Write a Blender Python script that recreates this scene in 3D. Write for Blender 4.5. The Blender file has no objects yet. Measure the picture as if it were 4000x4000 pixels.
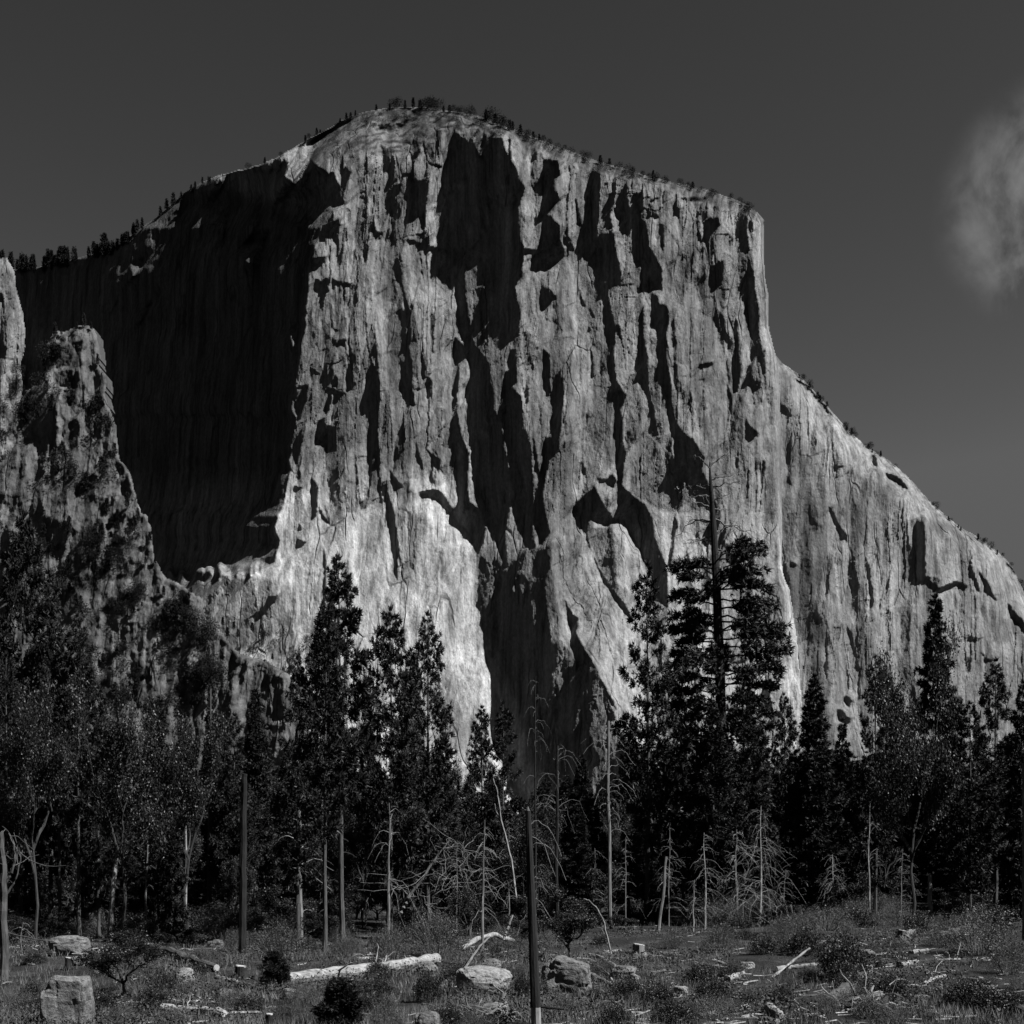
import bpy, math, random
import numpy as np
from mathutils import Vector
R = math.radians
scene = bpy.context.scene
col = scene.collection

# ------------------------------------------------------------------ camera, sky, sun, exposure
CAM_H = 4.5
FL = 1.2            # focal length in frame widths
HOR = 0.85          # horizon, from the top of the frame
PW = 1932.0
cd = bpy.data.cameras.new('camera'); cam = bpy.data.objects.new('camera', cd); col.objects.link(cam)
cd.sensor_width = 36; cd.lens = 36*FL; cd.shift_y = HOR-0.5
cd.clip_start = 0.5; cd.clip_end = 30000
cam.location = (0, 0, CAM_H); cam.rotation_euler = (R(90), 0, 0)
scene.camera = cam

SUN = np.array((0.62, -0.27, 0.735)); SUN /= np.linalg.norm(SUN)
world = bpy.data.worlds.new('World'); scene.world = world; world.use_nodes = True
wn, wl = world.node_tree.nodes, world.node_tree.links
wn.clear()
wo = wn.new('ShaderNodeOutputWorld'); bg = wn.new('ShaderNodeBackground')
sky = wn.new('ShaderNodeTexSky'); sky.sky_type = 'NISHITA'; sky.sun_disc = False
sky.sun_elevation = math.asin(SUN[2]); sky.sun_rotation = math.atan2(SUN[0], SUN[1])
sky.altitude = 1200; sky.air_density = 1.0; sky.dust_density = 0.6; sky.ozone_density = 1.0
sep = wn.new('ShaderNodeVectorMath'); sep.operation = 'DOT_PRODUCT'   # black-and-white film behind a deep red filter: blue counts against
sep.inputs[1].default_value = (1.657, 0.0, -0.453)
wl.new(sky.outputs[0], sep.inputs[0])
bg.inputs['Strength'].default_value = 0.05
# a wisp of thin cloud high on the right, laid out in world directions
tc = wn.new('ShaderNodeTexCoord')
mp = wn.new('ShaderNodeMapping'); mp.inputs['Scale'].default_value = (16, 16, 10); mp.inputs['Rotation'].default_value = (0.2, 0.55, 0.2)
wl.new(tc.outputs['Generated'], mp.inputs[0])
nz = wn.new('ShaderNodeTexNoise'); nz.inputs['Scale'].default_value = 1.6; nz.inputs['Detail'].default_value = 9; nz.inputs['Roughness'].default_value = 0.58; nz.inputs['Distortion'].default_value = 0.3
wl.new(mp.outputs[0], nz.inputs['Vector'])
vd = wn.new('ShaderNodeVectorMath'); vd.operation = 'DOT_PRODUCT'
cdir = Vector(((2000/PW-.5)/FL, 1.0, (HOR-378/PW)/FL)).normalized()
nrm = wn.new('ShaderNodeVectorMath'); nrm.operation = 'NORMALIZE'; wl.new(tc.outputs['Generated'], nrm.inputs[0])
wl.new(nrm.outputs[0], vd.inputs[0]); vd.inputs[1].default_value = cdir
mr = wn.new('ShaderNodeMapRange'); mr.inputs[1].default_value = math.cos(R(5.0)); mr.inputs[2].default_value = 1.0; mr.interpolation_type = 'SMOOTHERSTEP'
wl.new(vd.outputs['Value'], mr.inputs[0])
mn = wn.new('ShaderNodeMapRange'); mn.inputs[1].default_value = 0.36; mn.inputs[2].default_value = 0.76
wl.new(nz.outputs[0], mn.inputs[0])
mm = wn.new('ShaderNodeMath'); mm.operation = 'MULTIPLY'; wl.new(mr.outputs[0], mm.inputs[0]); wl.new(mn.outputs[0], mm.inputs[1])
m2 = wn.new('ShaderNodeMath'); m2.operation = 'MULTIPLY_ADD'; m2.inputs[1].default_value = 1.5
wl.new(mm.outputs[0], m2.inputs[0]); skc = wn.new('ShaderNodeMath'); skc.operation = 'MAXIMUM'; skc.inputs[1].default_value = 0.03
wl.new(sep.outputs['Value'], skc.inputs[0]); skm = wn.new('ShaderNodeMath'); skm.operation = 'MINIMUM'; skm.inputs[1].default_value = 0.72; wl.new(skc.outputs[0], skm.inputs[0]); wl.new(skm.outputs[0], m2.inputs[2])
wl.new(m2.outputs[0], bg.inputs['Color']); wl.new(bg.outputs[0], wo.inputs[0])

ld = bpy.data.lights.new('sun', 'SUN'); ld.energy = 4.8; ld.angle = R(0.5); ld.color = (1, 1, 1)
sun = bpy.data.objects.new('sun', ld); col.objects.link(sun)
sun.rotation_euler = Vector(SUN).to_track_quat('Z', 'Y').to_euler(); sun.location = (200, -100, 300)
vs = scene.view_settings; vs.view_transform = 'Standard'; vs.look = 'None'; vs.exposure = 1.62; vs.gamma = 1
scene.cycles.max_bounces = 5; scene.cycles.diffuse_bounces = 1; scene.cycles.glossy_bounces = 1
scene.cycles.caustics_reflective = False; scene.cycles.caustics_refractive = False

# ------------------------------------------------------------------ helpers
def P(px, py, Y):
    """a point at depth Y metres seen at frame position (px,py)"""
    return ((px/PW-.5)/FL*Y, Y, CAM_H+(HOR-py/PW)/FL*Y)

def hash2(ix, iy, s):
    h = (ix.astype(np.int64)*374761393 + iy.astype(np.int64)*668265263 + s*1442695041) & 0xFFFFFFFF
    h = ((h ^ (h >> 13))*1274126177) & 0xFFFFFFFF
    h = ((h ^ (h >> 16))*2246822519) & 0xFFFFFFFF
    return ((h ^ (h >> 15)) & 0xFFFFFF)/float(0xFFFFFF)

def vnoise(x, y, s=0):
    ix, iy = np.floor(x), np.floor(y); fx, fy = x-ix, y-iy
    fx = fx*fx*fx*(fx*(fx*6-15)+10); fy = fy*fy*fy*(fy*(fy*6-15)+10)
    a, b, c, d = hash2(ix, iy, s), hash2(ix+1, iy, s), hash2(ix, iy+1, s), hash2(ix+1, iy+1, s)
    return ((a*(1-fx)+b*fx)*(1-fy)+(c*(1-fx)+d*fx)*fy)*2-1

def fbm(x, y, s=0, o=4, g=0.5):
    r = 0; a = 1.0; n = 0
    for k in range(o):
        r = r+a*vnoise(x*2**k+k*17.3, y*2**k-k*9.1, s+k*31); n += a; a *= g
    return r/n

def worley(x, y, s=0):
    """cell ids -> a random value per cell, and distance to the cell border"""
    ix, iy = np.floor(x), np.floor(y)
    d1 = np.full(x.shape, 9.0); d2 = np.full(x.shape, 9.0); val = np.zeros(x.shape)
    for dx in (-1, 0, 1):
        for dy in (-1, 0, 1):
            jx, jy = ix+dx, iy+dy
            px, py = jx+hash2(jx, jy, s), jy+hash2(jx, jy, s+7)
            d = (px-x)**2+(py-y)**2
            v = hash2(jx, jy, s+19)
            m = d < d1
            d2 = np.where(m, d1, np.minimum(d2, d)); val = np.where(m, v, val); d1 = np.where(m, d, d1)
    return val*2-1, np.sqrt(d2)-np.sqrt(d1)

def inside(poly, X, Y):
    """points in polygon (restricted to its bounding box)"""
    p = np.asarray(poly, float); out = np.zeros(X.shape, bool)
    bb = (X >= p[:, 0].min()) & (X <= p[:, 0].max()) & (Y >= p[:, 1].min()) & (Y <= p[:, 1].max())
    x, y = X[bb], Y[bb]; r = np.zeros(x.shape, bool)
    n = len(p)
    for i in range(n):
        x1, y1 = p[i]; x2, y2 = p[(i+1) % n]
        if y1 == y2: continue
        c = ((y1 > y) != (y2 > y)) & (x < (x2-x1)*(y-y1)/(y2-y1)+x1)
        r ^= c
    out[bb] = r
    return out

def seg_dist(line, X, Y):
    p = np.asarray(line, float); d = np.full(X.shape, 1e9)
    for i in range(len(p)-1):
        ax, ay = p[i]; bx, by = p[i+1]; vx, vy = bx-ax, by-ay
        t = np.clip(((X-ax)*vx+(Y-ay)*vy)/(vx*vx+vy*vy+1e-9), 0, 1)
        d = np.minimum(d, np.hypot(X-ax-t*vx, Y-ay-t*vy))
    return d

def blur(a, n=1):
    for _ in range(n):
        b = np.pad(a, 1, mode='edge')
        a = (b[:-2, 1:-1]+2*b[1:-1, 1:-1]+b[2:, 1:-1])/4
        b = np.pad(a, 1, mode='edge')
        a = (b[1:-1, :-2]+2*b[1:-1, 1:-1]+b[1:-1, 2:])/4
    return a

def sstep(a, b, x):
    t = np.clip((x-a)/(b-a), 0, 1); return t*t*(3-2*t)

def np_mesh(name, V, F, mat, parent=None, smooth=False, attrs=None, loc=None):
    """V (n,3), F (m,3) or (m,4) -> one mesh object"""
    V = np.asarray(V, np.float32); F = np.asarray(F, np.int32)
    me = bpy.data.meshes.new(name); k = F.shape[1]
    me.vertices.add(len(V)); me.vertices.foreach_set('co', V.ravel())
    me.loops.add(F.size); me.loops.foreach_set('vertex_index', F.ravel())
    me.polygons.add(len(F)); me.polygons.foreach_set('loop_start', np.arange(0, F.size, k, dtype=np.int32))
    me.polygons.foreach_set('use_smooth', np.full(len(F), smooth))
    for an, av in (attrs or {}).items():
        at = me.attributes.new(an, 'FLOAT', 'POINT'); at.data.foreach_set('value', np.asarray(av, np.float32))
    me.update(calc_edges=True); me.validate()
    if mat is not None: me.materials.append(mat)
    o = bpy.data.objects.new(name, me); col.objects.link(o)
    if parent is not None: o.parent = parent
    if loc is not None: o.location = loc
    return o

def tag(o, label=None, cat=None, group=None, kind=None):
    if label: o['label'] = label
    if cat: o['category'] = cat
    if group: o['group'] = group
    if kind: o['kind'] = kind
    return o

def new_mat(name, rough=0.9, spec=0.2):
    m = bpy.data.materials.new(name); m.use_nodes = True
    b = m.node_tree.nodes['Principled BSDF']; b.inputs['Roughness'].default_value = rough
    b.inputs['Specular IOR Level'].default_value = spec
    return m, m.node_tree.nodes, m.node_tree.links, b

def grey(v): return (v, v, v, 1)

def ramp(n, l, src, stops):
    r = n.new('ShaderNodeValToRGB'); e = r.color_ramp.elements
    while len(e) > 1: e.remove(e[-1])
    e[0].position = stops[0][0]; e[0].color = grey(stops[0][1])
    for p_, v in stops[1:]:
        x = e.new(p_); x.color = grey(v)
    l.new(src, r.inputs[0]); return r.outputs[0]

def noise_tex(n, l, scale, detail=5, rough=0.55, dist=0.0, sc3=(1, 1, 1), coord='Object'):
    t = n.new('ShaderNodeTexCoord'); mpg = n.new('ShaderNodeMapping'); mpg.inputs['Scale'].default_value = sc3
    l.new(t.outputs[coord], mpg.inputs[0])
    q = n.new('ShaderNodeTexNoise'); q.inputs['Scale'].default_value = scale; q.inputs['Detail'].default_value = detail
    q.inputs['Roughness'].default_value = rough; q.inputs['Distortion'].default_value = dist
    l.new(mpg.outputs[0], q.inputs['Vector']); return q.outputs[0]

def math_n(n, l, op, a, b=None, c=None):
    m = n.new('ShaderNodeMath'); m.operation = op
    for i, v in enumerate((a, b, c)):
        if v is None: continue
        if isinstance(v, (int, float)): m.inputs[i].default_value = v
        else: l.new(v, m.inputs[i])
    return m.outputs[0]
# ------------------------------------------------------------------ rock material
def rock_material(name, base, streak=1.0, bump=1.0, veg=0.0):
    m, n, l, b = new_mat(name, 0.92, 0.1)
    at = n.new('ShaderNodeAttribute'); at.attribute_name = 'stain_shade'
    big = ramp(n, l, noise_tex(n, l, 1.0, 6, 0.6, 0.3, (.012, .012, .006)), [(.30, .72), (.5, 1.0), (.7, 1.18)])
    st = ramp(n, l, noise_tex(n, l, 1.0, 5, 0.65, 0.0, (.16, .16, .0065)), [(.30, 1-.70*streak), (.46, 1-.18*streak), (.55, 1.0), (.70, 1+.42*streak)])
    st2 = ramp(n, l, noise_tex(n, l, 1.0, 5, 0.6, 0.0, (.05, .05, .004)), [(.36, 1-.40*streak), (.52, 1.0), (.7, 1+.22*streak)])
    fine = ramp(n, l, noise_tex(n, l, 1.0, 6, 0.7, 0.2, (.35, .35, .22)), [(.32, .68), (.5, 1.0), (.66, 1.24)])
    v = math_n(n, l, 'MULTIPLY', big, st); v = math_n(n, l, 'MULTIPLY', v, st2); v = math_n(n, l, 'MULTIPLY', v, fine)
    crk = None
    for sc, w, sd in (((.045, .045, .0042), .045, 0),):      # joints and cracks
        t = n.new('ShaderNodeTexCoord'); mpg = n.new('ShaderNodeMapping'); mpg.inputs['Scale'].default_value = sc; mpg.inputs['Location'].default_value = (sd, sd, sd)
        wv = n.new('ShaderNodeTexNoise'); wv.inputs['Scale'].default_value = .012; wv.inputs['Detail'].default_value = 3; l.new(t.outputs['Object'], wv.inputs['Vector'])
        ad = n.new('ShaderNodeVectorMath'); ad.operation = 'MULTIPLY_ADD'; ad.inputs[1].default_value = (22, 22, 22); l.new(wv.outputs['Color'], ad.inputs[0]); l.new(t.outputs['Object'], ad.inputs[2])
        l.new(ad.outputs[0], mpg.inputs[0])
        vo = n.new('ShaderNodeTexVoronoi'); vo.feature = 'DISTANCE_TO_EDGE'; vo.inputs['Scale'].default_value = 1.0; l.new(mpg.outputs[0], vo.inputs['Vector'])
        e_ = ramp(n, l, vo.outputs['Distance'], [(0, 1.0), (w, 0.0)]); k_ = ramp(n, l, noise_tex(n, l, 1.0, 3, .5, 0, (.02, .02, .012)), [(.50, 0), (.60, 1)])
        e_ = math_n(n, l, 'MULTIPLY', e_, k_); crk = e_ if crk is None else math_n(n, l, 'MAXIMUM', crk, e_)
    v = math_n(n, l, 'MULTIPLY', v, math_n(n, l, 'MULTIPLY_ADD', crk, -.45, 1.0))
    v = math_n(n, l, 'MULTIPLY', v, at.outputs['Fac']); v = math_n(n, l, 'MULTIPLY', v, base)
    l.new(v, b.inputs['Base Color'])
    h1 = noise_tex(n, l, 1.0, 8, 0.72, 0.4, (.26, .26, .18)); h2 = noise_tex(n, l, 1.0, 4, 0.6, 0.0, (.6, .6, .03))
    h = math_n(n, l, 'ADD', h1, math_n(n, l, 'MULTIPLY', h2, .4)); h = math_n(n, l, 'MULTIPLY_ADD', crk, -1.2, h)
    bp = n.new('ShaderNodeBump'); bp.inputs['Strength'].default_value = 1.0; bp.inputs['Distance'].default_value = 1.2*bump
    l.new(h, bp.inputs['Height']); l.new(bp.outputs[0], b.inputs['Normal'])
    return m

M_rock = rock_material('granite', 0.168)
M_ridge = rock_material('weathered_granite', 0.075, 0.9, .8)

# ------------------------------------------------------------------ the granite wall, as relief over a plan
SXZ = math.hypot(SUN[0], SUN[2]); TAU = -SUN[1]/SXZ         # slope towards the sun at which rock goes dark
DY = 2.0; DX = DY*SUN[0]/SUN[2]                              # one row up and one column right runs along the sunlight
def grid(x0, x1, y0, y1):
    xs = np.arange(x0, x1, DX); ys = np.arange(y1, y0, -DY)  # rows run from the bottom up
    return np.meshgrid(xs, ys)
ZO = {'A': (1000, 300), 'B': (2000, 500), 'C': (0, 800), 'D': (1000, 1400), 'E': (2000, 1600), 'F': (2800, 1300),
      'G': (0, 1900), 'H': (1000, 2100), 'I': (2200, 1800), 'J': (3000, 2100), 'K': (1094, 390)}
def zp(t, pts):
    k = 1562/1092. if t == 'K' else (1000 if t == 'J' else 1200)/1932.0; ox, oy = ZO[t]; q = 1932/4000.0
    return [((ox+x*k)*q, (oy+y*k)*q) for x, y in pts]

SIL_MAIN = [(-180, 505), (30, 507), (90, 500), (150, 485), (210, 468), (250, 440), (290, 412), (320, 385), (345, 362), (375, 345),
    (410, 330), (450, 320), (490, 310), (520, 296), (550, 280), (580, 260), (610, 245), (640, 228), (670, 215), (700, 207), (740, 201),
    (790, 200), (850, 207), (900, 217), (940, 233), (980, 247), (1020, 262), (1070, 282), (1120, 300), (1170, 315), (1220, 330), (1280, 345),
    (1340, 358), (1380, 372), (1410, 385), (1430, 400), (1443, 415), (1441, 450), (1444, 520), (1451, 560), (1450, 610), (1458, 645),
    (1470, 690), (1474, 800), (1476, 950), (1476, 1060), (1480, 1090), (1490, 1110), (1504, 1200), (1512, 1300), (1520, 1400), (1530, 1660), (-180, 1660)]
SIL_RIGHT = [(1420, 640), (1440, 655), (1458, 664), (1473, 682), (1500, 700), (1530, 730), (1560, 765), (1600, 810), (1640, 845), (1680, 870), (1720, 905),
    (1760, 950), (1800, 985), (1850, 1015), (1890, 1045), (1912, 1070), (1926, 1100), (1938, 1130), (1975, 1200), (2020, 1300), (2080, 1400), (2140, 1480), (2140, 1660), (1430, 1660)]
SIL_RIDGE = [(-180, 850), (0, 872), (9, 866), (30, 836), (33, 764), (46, 735), (60, 731), (80, 716), (83, 650), (98, 632), (105, 623), (120, 626), (144, 614), (166, 612), (180, 620), (187, 650), (188, 691), (200, 706),
    (203, 722), (198, 743), (207, 767), (213, 785), (222, 803), (222, 836), (228, 866), (247, 893), (255, 926), (267, 966), (280, 972), (286, 1000), (291, 1050), (312, 1089),
    (336, 1098), (360, 1116), (384, 1128), (392, 1180), (420, 1196), (452, 1232), (500, 1246), (545, 1270), (572, 1330), (600, 1420), (640, 1660), (-180, 1660)]
SIL_FAR = [(-180, 470), (-60, 480), (0, 487), (14, 483), (22, 500), (28, 512), (30, 540), (38, 566), (44, 590), (48, 620), (48, 650), (40, 690), (44, 720), (44, 900), (-180, 900)]

DARK = [
 ('K', [(480,430),(502,440),(508,540),(524,640),(548,720),(562,800),(600,870),(640,1095),(560,1095),(532,900),(525,740),(500,640),(485,540)]),
 ('K', [(590,490),(660,440),(662,480),(622,540),(612,600),(590,600)]), ('K', [(612,680),(640,640),(652,560),(640,500),(622,560)]),
 ('K', [(720,680),(737,700),(737,800),(722,790)]), ('K', [(755,750),(777,760),(767,900),(757,960),(745,980),(750,860)]), ('K', [(725,920),(742,925),(735,1010),(720,1000)]),
 ('K', [(1033,560),(1052,560),(1057,700),(1077,860),(1093,950),(1070,900),(1043,740)]), ('K', [(960,300),(1000,330),(1012,400),(1042,460),(1042,520),(1010,510),(990,420),(970,360)]),
 ('A', [(1240,320),(1300,380),(1380,420),(1400,480),(1420,500),(1440,440),(1480,380),(1550,390),(1560,450),(1600,520),(1640,580),(1650,640),(1690,690),(1670,760),(1660,830),(1650,960),(1680,1060),(1690,1100),(1670,1240),(1540,1310),(1500,1260),(1480,1180),(1440,1100),(1380,1060),(1360,1090),(1290,1130),(1240,1130),(1225,1090),(1230,820),(1215,770),(1180,700),(1200,580),(1230,480)]),
 ('A', [(1800,860),(1860,880),(1900,960),(1905,1040),(1870,1060),(1850,1130),(1810,1040)]),
 ('A', [(1820,520),(1880,530),(1870,700),(1890,780),(1815,870),(1815,560)]),
 ('A', [(870,1150),(890,1130),(915,1180),(920,1290),(940,1380),(975,1470),(980,1640),(970,1700),(980,1860),(985,1940),(945,1940),(945,1760),(930,1690),(950,1640),(940,1420),(905,1290)]),
 ('A', [(740,880),(725,960),(750,995),(805,990),(750,970)]),
 ('A', [(930,1010),(1060,1050),(1190,1090),(1225,1110),(1200,1118),(1060,1075),(960,1035)]),
 ('A', [(350,1140),(440,1130),(420,1180),(360,1200)]), ('A', [(370,1270),(430,1290),(410,1350),(380,1330)]), ('A', [(400,930),(520,900),(520,990),(440,960)]),
 ('A', [(430,640),(480,590),(540,700),(560,790),(490,810),(470,760)]),
 ('A', [(1630,1440),(1665,1480),(1650,1640),(1620,1640)]), ('A', [(1500,1470),(1560,1440),(1600,1520),(1580,1600),(1540,1500)]),
 ('A', [(1250,1640),(1350,1720),(1280,1790),(1245,1740)]), ('A', [(1360,1720),(1400,1700),(1470,1800),(1480,1935),(1440,1935),(1400,1840)]),
 ('A', [(1255,1160),(1290,1140),(1310,1290),(1300,1400),(1330,1540),(1370,1580),(1340,1610),(1290,1500),(1265,1300)]),
 ('A', [(1600,1720),(1640,1700),(1640,1930),(1600,1930)]), ('A', [(750,300),(900,290),(960,310),(860,340),(780,330)]),
 ('A', [(980,400),(1020,370),(1030,480),(1000,520)]), ('A', [(860,670),(920,665),(900,740),(860,740)]), ('A', [(900,760),(915,850),(880,970),(895,860)]),
 ('A', [(1040,515),(1120,545),(1180,570),(1120,560)]), ('A', [(560,560),(600,600),(570,680),(545,760),(545,660)]),
 ('A', [(480,1270),(600,1305),(590,1315),(500,1300),(490,1350)]), ('A', [(470,1480),(490,1580),(530,1600),(510,1605),(475,1570)]),
 ('A', [(780,420),(830,450),(850,540),(810,600),(800,500)]),
 ('B', [(205,210),(290,205),(300,300),(240,320),(300,450),(240,520),(205,540),(200,420)]),
 ('B', [(205,545),(250,560),(300,620),(300,700),(330,770),(320,820),(270,850),(230,880),(170,830),(130,790),(240,780),(190,700)]),
 ('B', [(185,990),(240,1010),(275,1060),(240,1110),(200,1140),(180,1060)]),
 ('B', [(545,670),(640,660),(650,760),(680,870),(690,970),(620,970),(560,930),(540,830)]),
 ('B', [(530,980),(600,980),(620,1100),(640,1200),(650,1330),(640,1420),(660,1600),(720,1680),(700,1740),(670,1800),(662,1940),(645,1940),(655,1760),(630,1620),(620,1420),(590,1200),(565,1030)]),
 ('B', [(810,1150),(825,1120),(830,1300),(860,1480),(860,1620),(880,1700),(920,1900),(930,1940),(900,1930),(860,1720),(820,1600),(785,1580),(800,1400)]),
 ('B', [(760,520),(810,530),(830,600),(800,650),(780,600)]),
 ('B', [(780,680),(820,690),(850,820),(900,870),(930,900),(930,1000),(870,1010),(840,980),(830,860),(790,800)]),
 ('B', [(880,1040),(920,1060),(920,1250),(890,1240)]), ('B', [(930,1130),(970,1120),(990,1180),(970,1300),(960,1420),(980,1500),(950,1570),(930,1500),(930,1300)]),
 ('B', [(930,600),(960,610),(950,780),(930,700)]),
 ('B', [(1210,570),(1300,560),(1310,610),(1250,680),(1240,720),(1250,880),(1300,840),(1335,830),(1330,960),(1290,1010),(1260,1020),(1240,850),(1215,680)]),
 ('B', [(1300,1140),(1330,1180),(1350,1280),(1395,1350),(1370,1390),(1330,1300)]),
 ('B', [(1400,1200),(1420,1210),(1430,1400),(1440,1520),(1420,1660),(1400,1670),(1390,1480),(1400,1380)]),
 ('B', [(1480,790),(1500,830),(1520,900),(1530,1030),(1560,1180),(1550,1270),(1570,1380),(1590,1540),(1570,1500),(1520,1350),(1470,1150),(1475,950)]),
 ('B', [(940,430),(870,450),(880,520),(930,560),(890,570),(855,480)]), ('B', [(1060,440),(1250,430),(1200,470),(1150,460)]),
 ('B', [(400,420),(425,560),(445,620),(415,600),(405,480)]), ('B', [(350,680),(400,780),(370,760)]),
 ('B', [(275,1540),(300,1560),(295,1780),(280,1940),(262,1940)]), ('B', [(1180,1490),(1260,1470),(1260,1495),(1180,1505)]),
 ('B', [(1470,1820),(1500,1870),(1550,1940),(1475,1940)]), ('B', [(1350,1600),(1380,1680),(1390,1850),(1370,1760)]),
 ('B', [(480,1100),(530,1200),(510,1190),(485,1140)]), ('B', [(420,1000),(460,1130),(440,1120)]), ('B', [(485,1240),(515,1280),(480,1275)]),
 ('B', [(500,1380),(518,1560),(503,1570)]), ('B', [(210,1560),(240,1560),(240,1690),(220,1680)]), ('B', [(30,760),(230,760),(200,790),(60,780)]),
 ('B', [(520,972),(700,975),(790,980),(700,990),(540,985)]), ('B', [(0,700),(40,760),(60,560),(30,400),(0,350)]),
 ('B', [(1600,1690),(1590,1400),(1560,1400)]), ('B', [(1690,1700),(1750,1780),(1760,1830),(1700,1780)]),
 ('D', [(945,0),(985,0),(985,170),(1000,300),(960,280),(945,180)]),
 ('D', [(1370,0),(1440,0),(1470,120),(1500,230),(1500,330),(1530,480),(1560,560),(1560,700),(1600,900),(1570,1100),(1590,1300),(1560,1310),(1530,1180),(1490,1020),(1430,890),(1400,840),(1400,600),(1380,460),(1370,330),(1390,280),(1380,140)]),
 ('D', [(1565,100),(1600,60),(1610,180),(1670,240),(1680,400),(1730,560),(1740,720),(1750,900),(1740,1100),(1760,1200),(1700,1180),(1680,1050),(1640,900),(1640,750),(1600,560),(1570,350)]),
 ('D', [(1020,840),(1130,820),(1180,860),(1240,950),(1280,900),(1262,700),(1240,560),(1230,400),(1260,300),(1290,480),(1340,600),(1330,800),(1340,900),(1400,950),(1440,1060),(1440,1120),(1400,1250),(1380,1180),(1350,1110),(1220,970),(1140,880),(1040,862)]),
 ('D', [(1900,110),(1920,60),(1912,360),(1905,600),(1870,560),(1880,380)]),
 ('D', [(1815,520),(1850,490),(1865,530),(1850,640),(1830,720),(1800,850),(1850,1100),(1800,1180),(1760,1000),(1770,860),(1790,760),(1810,650)]),
 ('D', [(1740,490),(1760,560),(1780,720),(1790,760),(1760,700)]), ('D', [(390,400),(430,370),(440,420),(510,420),(510,590),(480,540),(430,520),(385,520)]),
 ('D', [(300,160),(330,170),(320,260),(280,380),(260,390),(270,300)]), ('D', [(230,165),(300,170),(280,188)]), ('D', [(340,40),(415,100),(380,105),(340,80)]), ('D', [(440,175),(560,215),(540,245),(450,195)]),
 ('D', [(340,640),(345,740),(390,810),(380,1000),(355,1010),(350,820)]), ('D', [(260,900),(265,1020),(295,1085),(270,1080)]), ('D', [(245,800),(300,810),(260,838),(235,820)]),
 ('D', [(250,1130),(290,1140),(320,1160),(290,1185),(250,1185)]), ('D', [(390,930),(440,1000),(470,1045),(430,1020)]),
 ('D', [(790,790),(820,780),(840,880),(870,960),(880,1040),(900,1200),(890,1300),(890,1400),(870,1330),(860,1190),(840,1020),(820,900)]),
 ('D', [(840,700),(870,740),(940,815),(880,810),(850,760)]), ('D', [(1070,560),(1130,620),(1160,640),(1150,720),(1120,650)]),
 ('D', [(1000,480),(1012,560),(1042,640),(1050,720),(1030,660),(1008,600)]), ('D', [(1090,690),(1130,780),(1100,775)]),
 ('D', [(1580,1355),(1690,1365),(1720,1420),(1740,1600),(1755,1770),(1730,1730),(1710,1560),(1700,1400),(1650,1372)]),
 ('D', [(428,1180),(442,1280),(438,1530),(423,1530),(425,1300)]), ('D', [(75,1500),(130,1490),(120,1540),(100,1530),(90,1560)]),
 ('D', [(160,300),(200,280),(190,480),(160,560)]), ('D', [(245,0),(260,0),(240,150),(235,100)]),
 ('E', [(655,0),(690,20),(700,200),(720,280),(700,380),(690,480),(740,520),(780,560),(840,600),(880,680),(900,800),(960,960),(980,1050),(980,1250),(940,1200),(900,1050),(850,950),(800,860),(740,760),(700,690),(640,690),(680,600),(670,480),(660,300)]),
 ('E', [(1030,-60),(1045,100),(1150,200),(1210,300),(1190,380),(1250,500),(1300,620),(1280,680),(1230,600),(1150,500),(1100,400),(1060,370),(1030,240)]),
 ('E', [(380,620),(440,550),(515,475),(545,540),(600,630),(635,680),(615,735),(540,690),(490,650),(475,780),(450,700),(420,640)]),
 ('E', [(530,420),(590,440),(630,410),(660,450),(640,490),(600,450),(550,460)]),
 ('E', [(425,640),(470,760),(500,900),(570,1030),(650,1150),(710,1220),(760,1320),(735,1310),(640,1180),(560,1050),(480,850)]),
 ('E', [(330,1190),(380,1290),(420,1310),(400,1400),(440,1480),(500,1570),(560,1700),(640,1840),(660,1900),(600,1800),(520,1620),(420,1570),(370,1480),(380,1400),(350,1280)]),
 ('E', [(1032,640),(1025,760),(1004,980),(988,980),(1008,800),(1022,680)]), ('E', [(1770,1120),(1800,1140),(1790,1280),(1812,1440),(1830,1600),(1800,1440),(1780,1260)]),
 ('E', [(570,1400),(620,1530),(670,1600),(640,1565)]), ('E', [(1480,120),(1530,125),(1550,155),(1500,200),(1470,170)]), ('E', [(195,1080),(215,1200),(225,1420),(205,1400)]),
 ('E', [(1575,320),(1595,330),(1580,470),(1568,470)]), ('E', [(1480,380),(1492,380),(1485,560),(1475,560)]), ('E', [(1405,290),(1430,300),(1425,380),(1410,360)]),
 ('H', [(1500,700),(1560,760),(1600,850),(1690,900),(1700,1000),(1700,1260),(1650,1080),(1600,940)]),
 ('I', [(95,1660),(150,1650),(180,1760),(230,1880),(200,1920),(140,1800)]), ('I', [(700,330),(720,400),(690,520),(660,700),(680,520)]),
]
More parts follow.
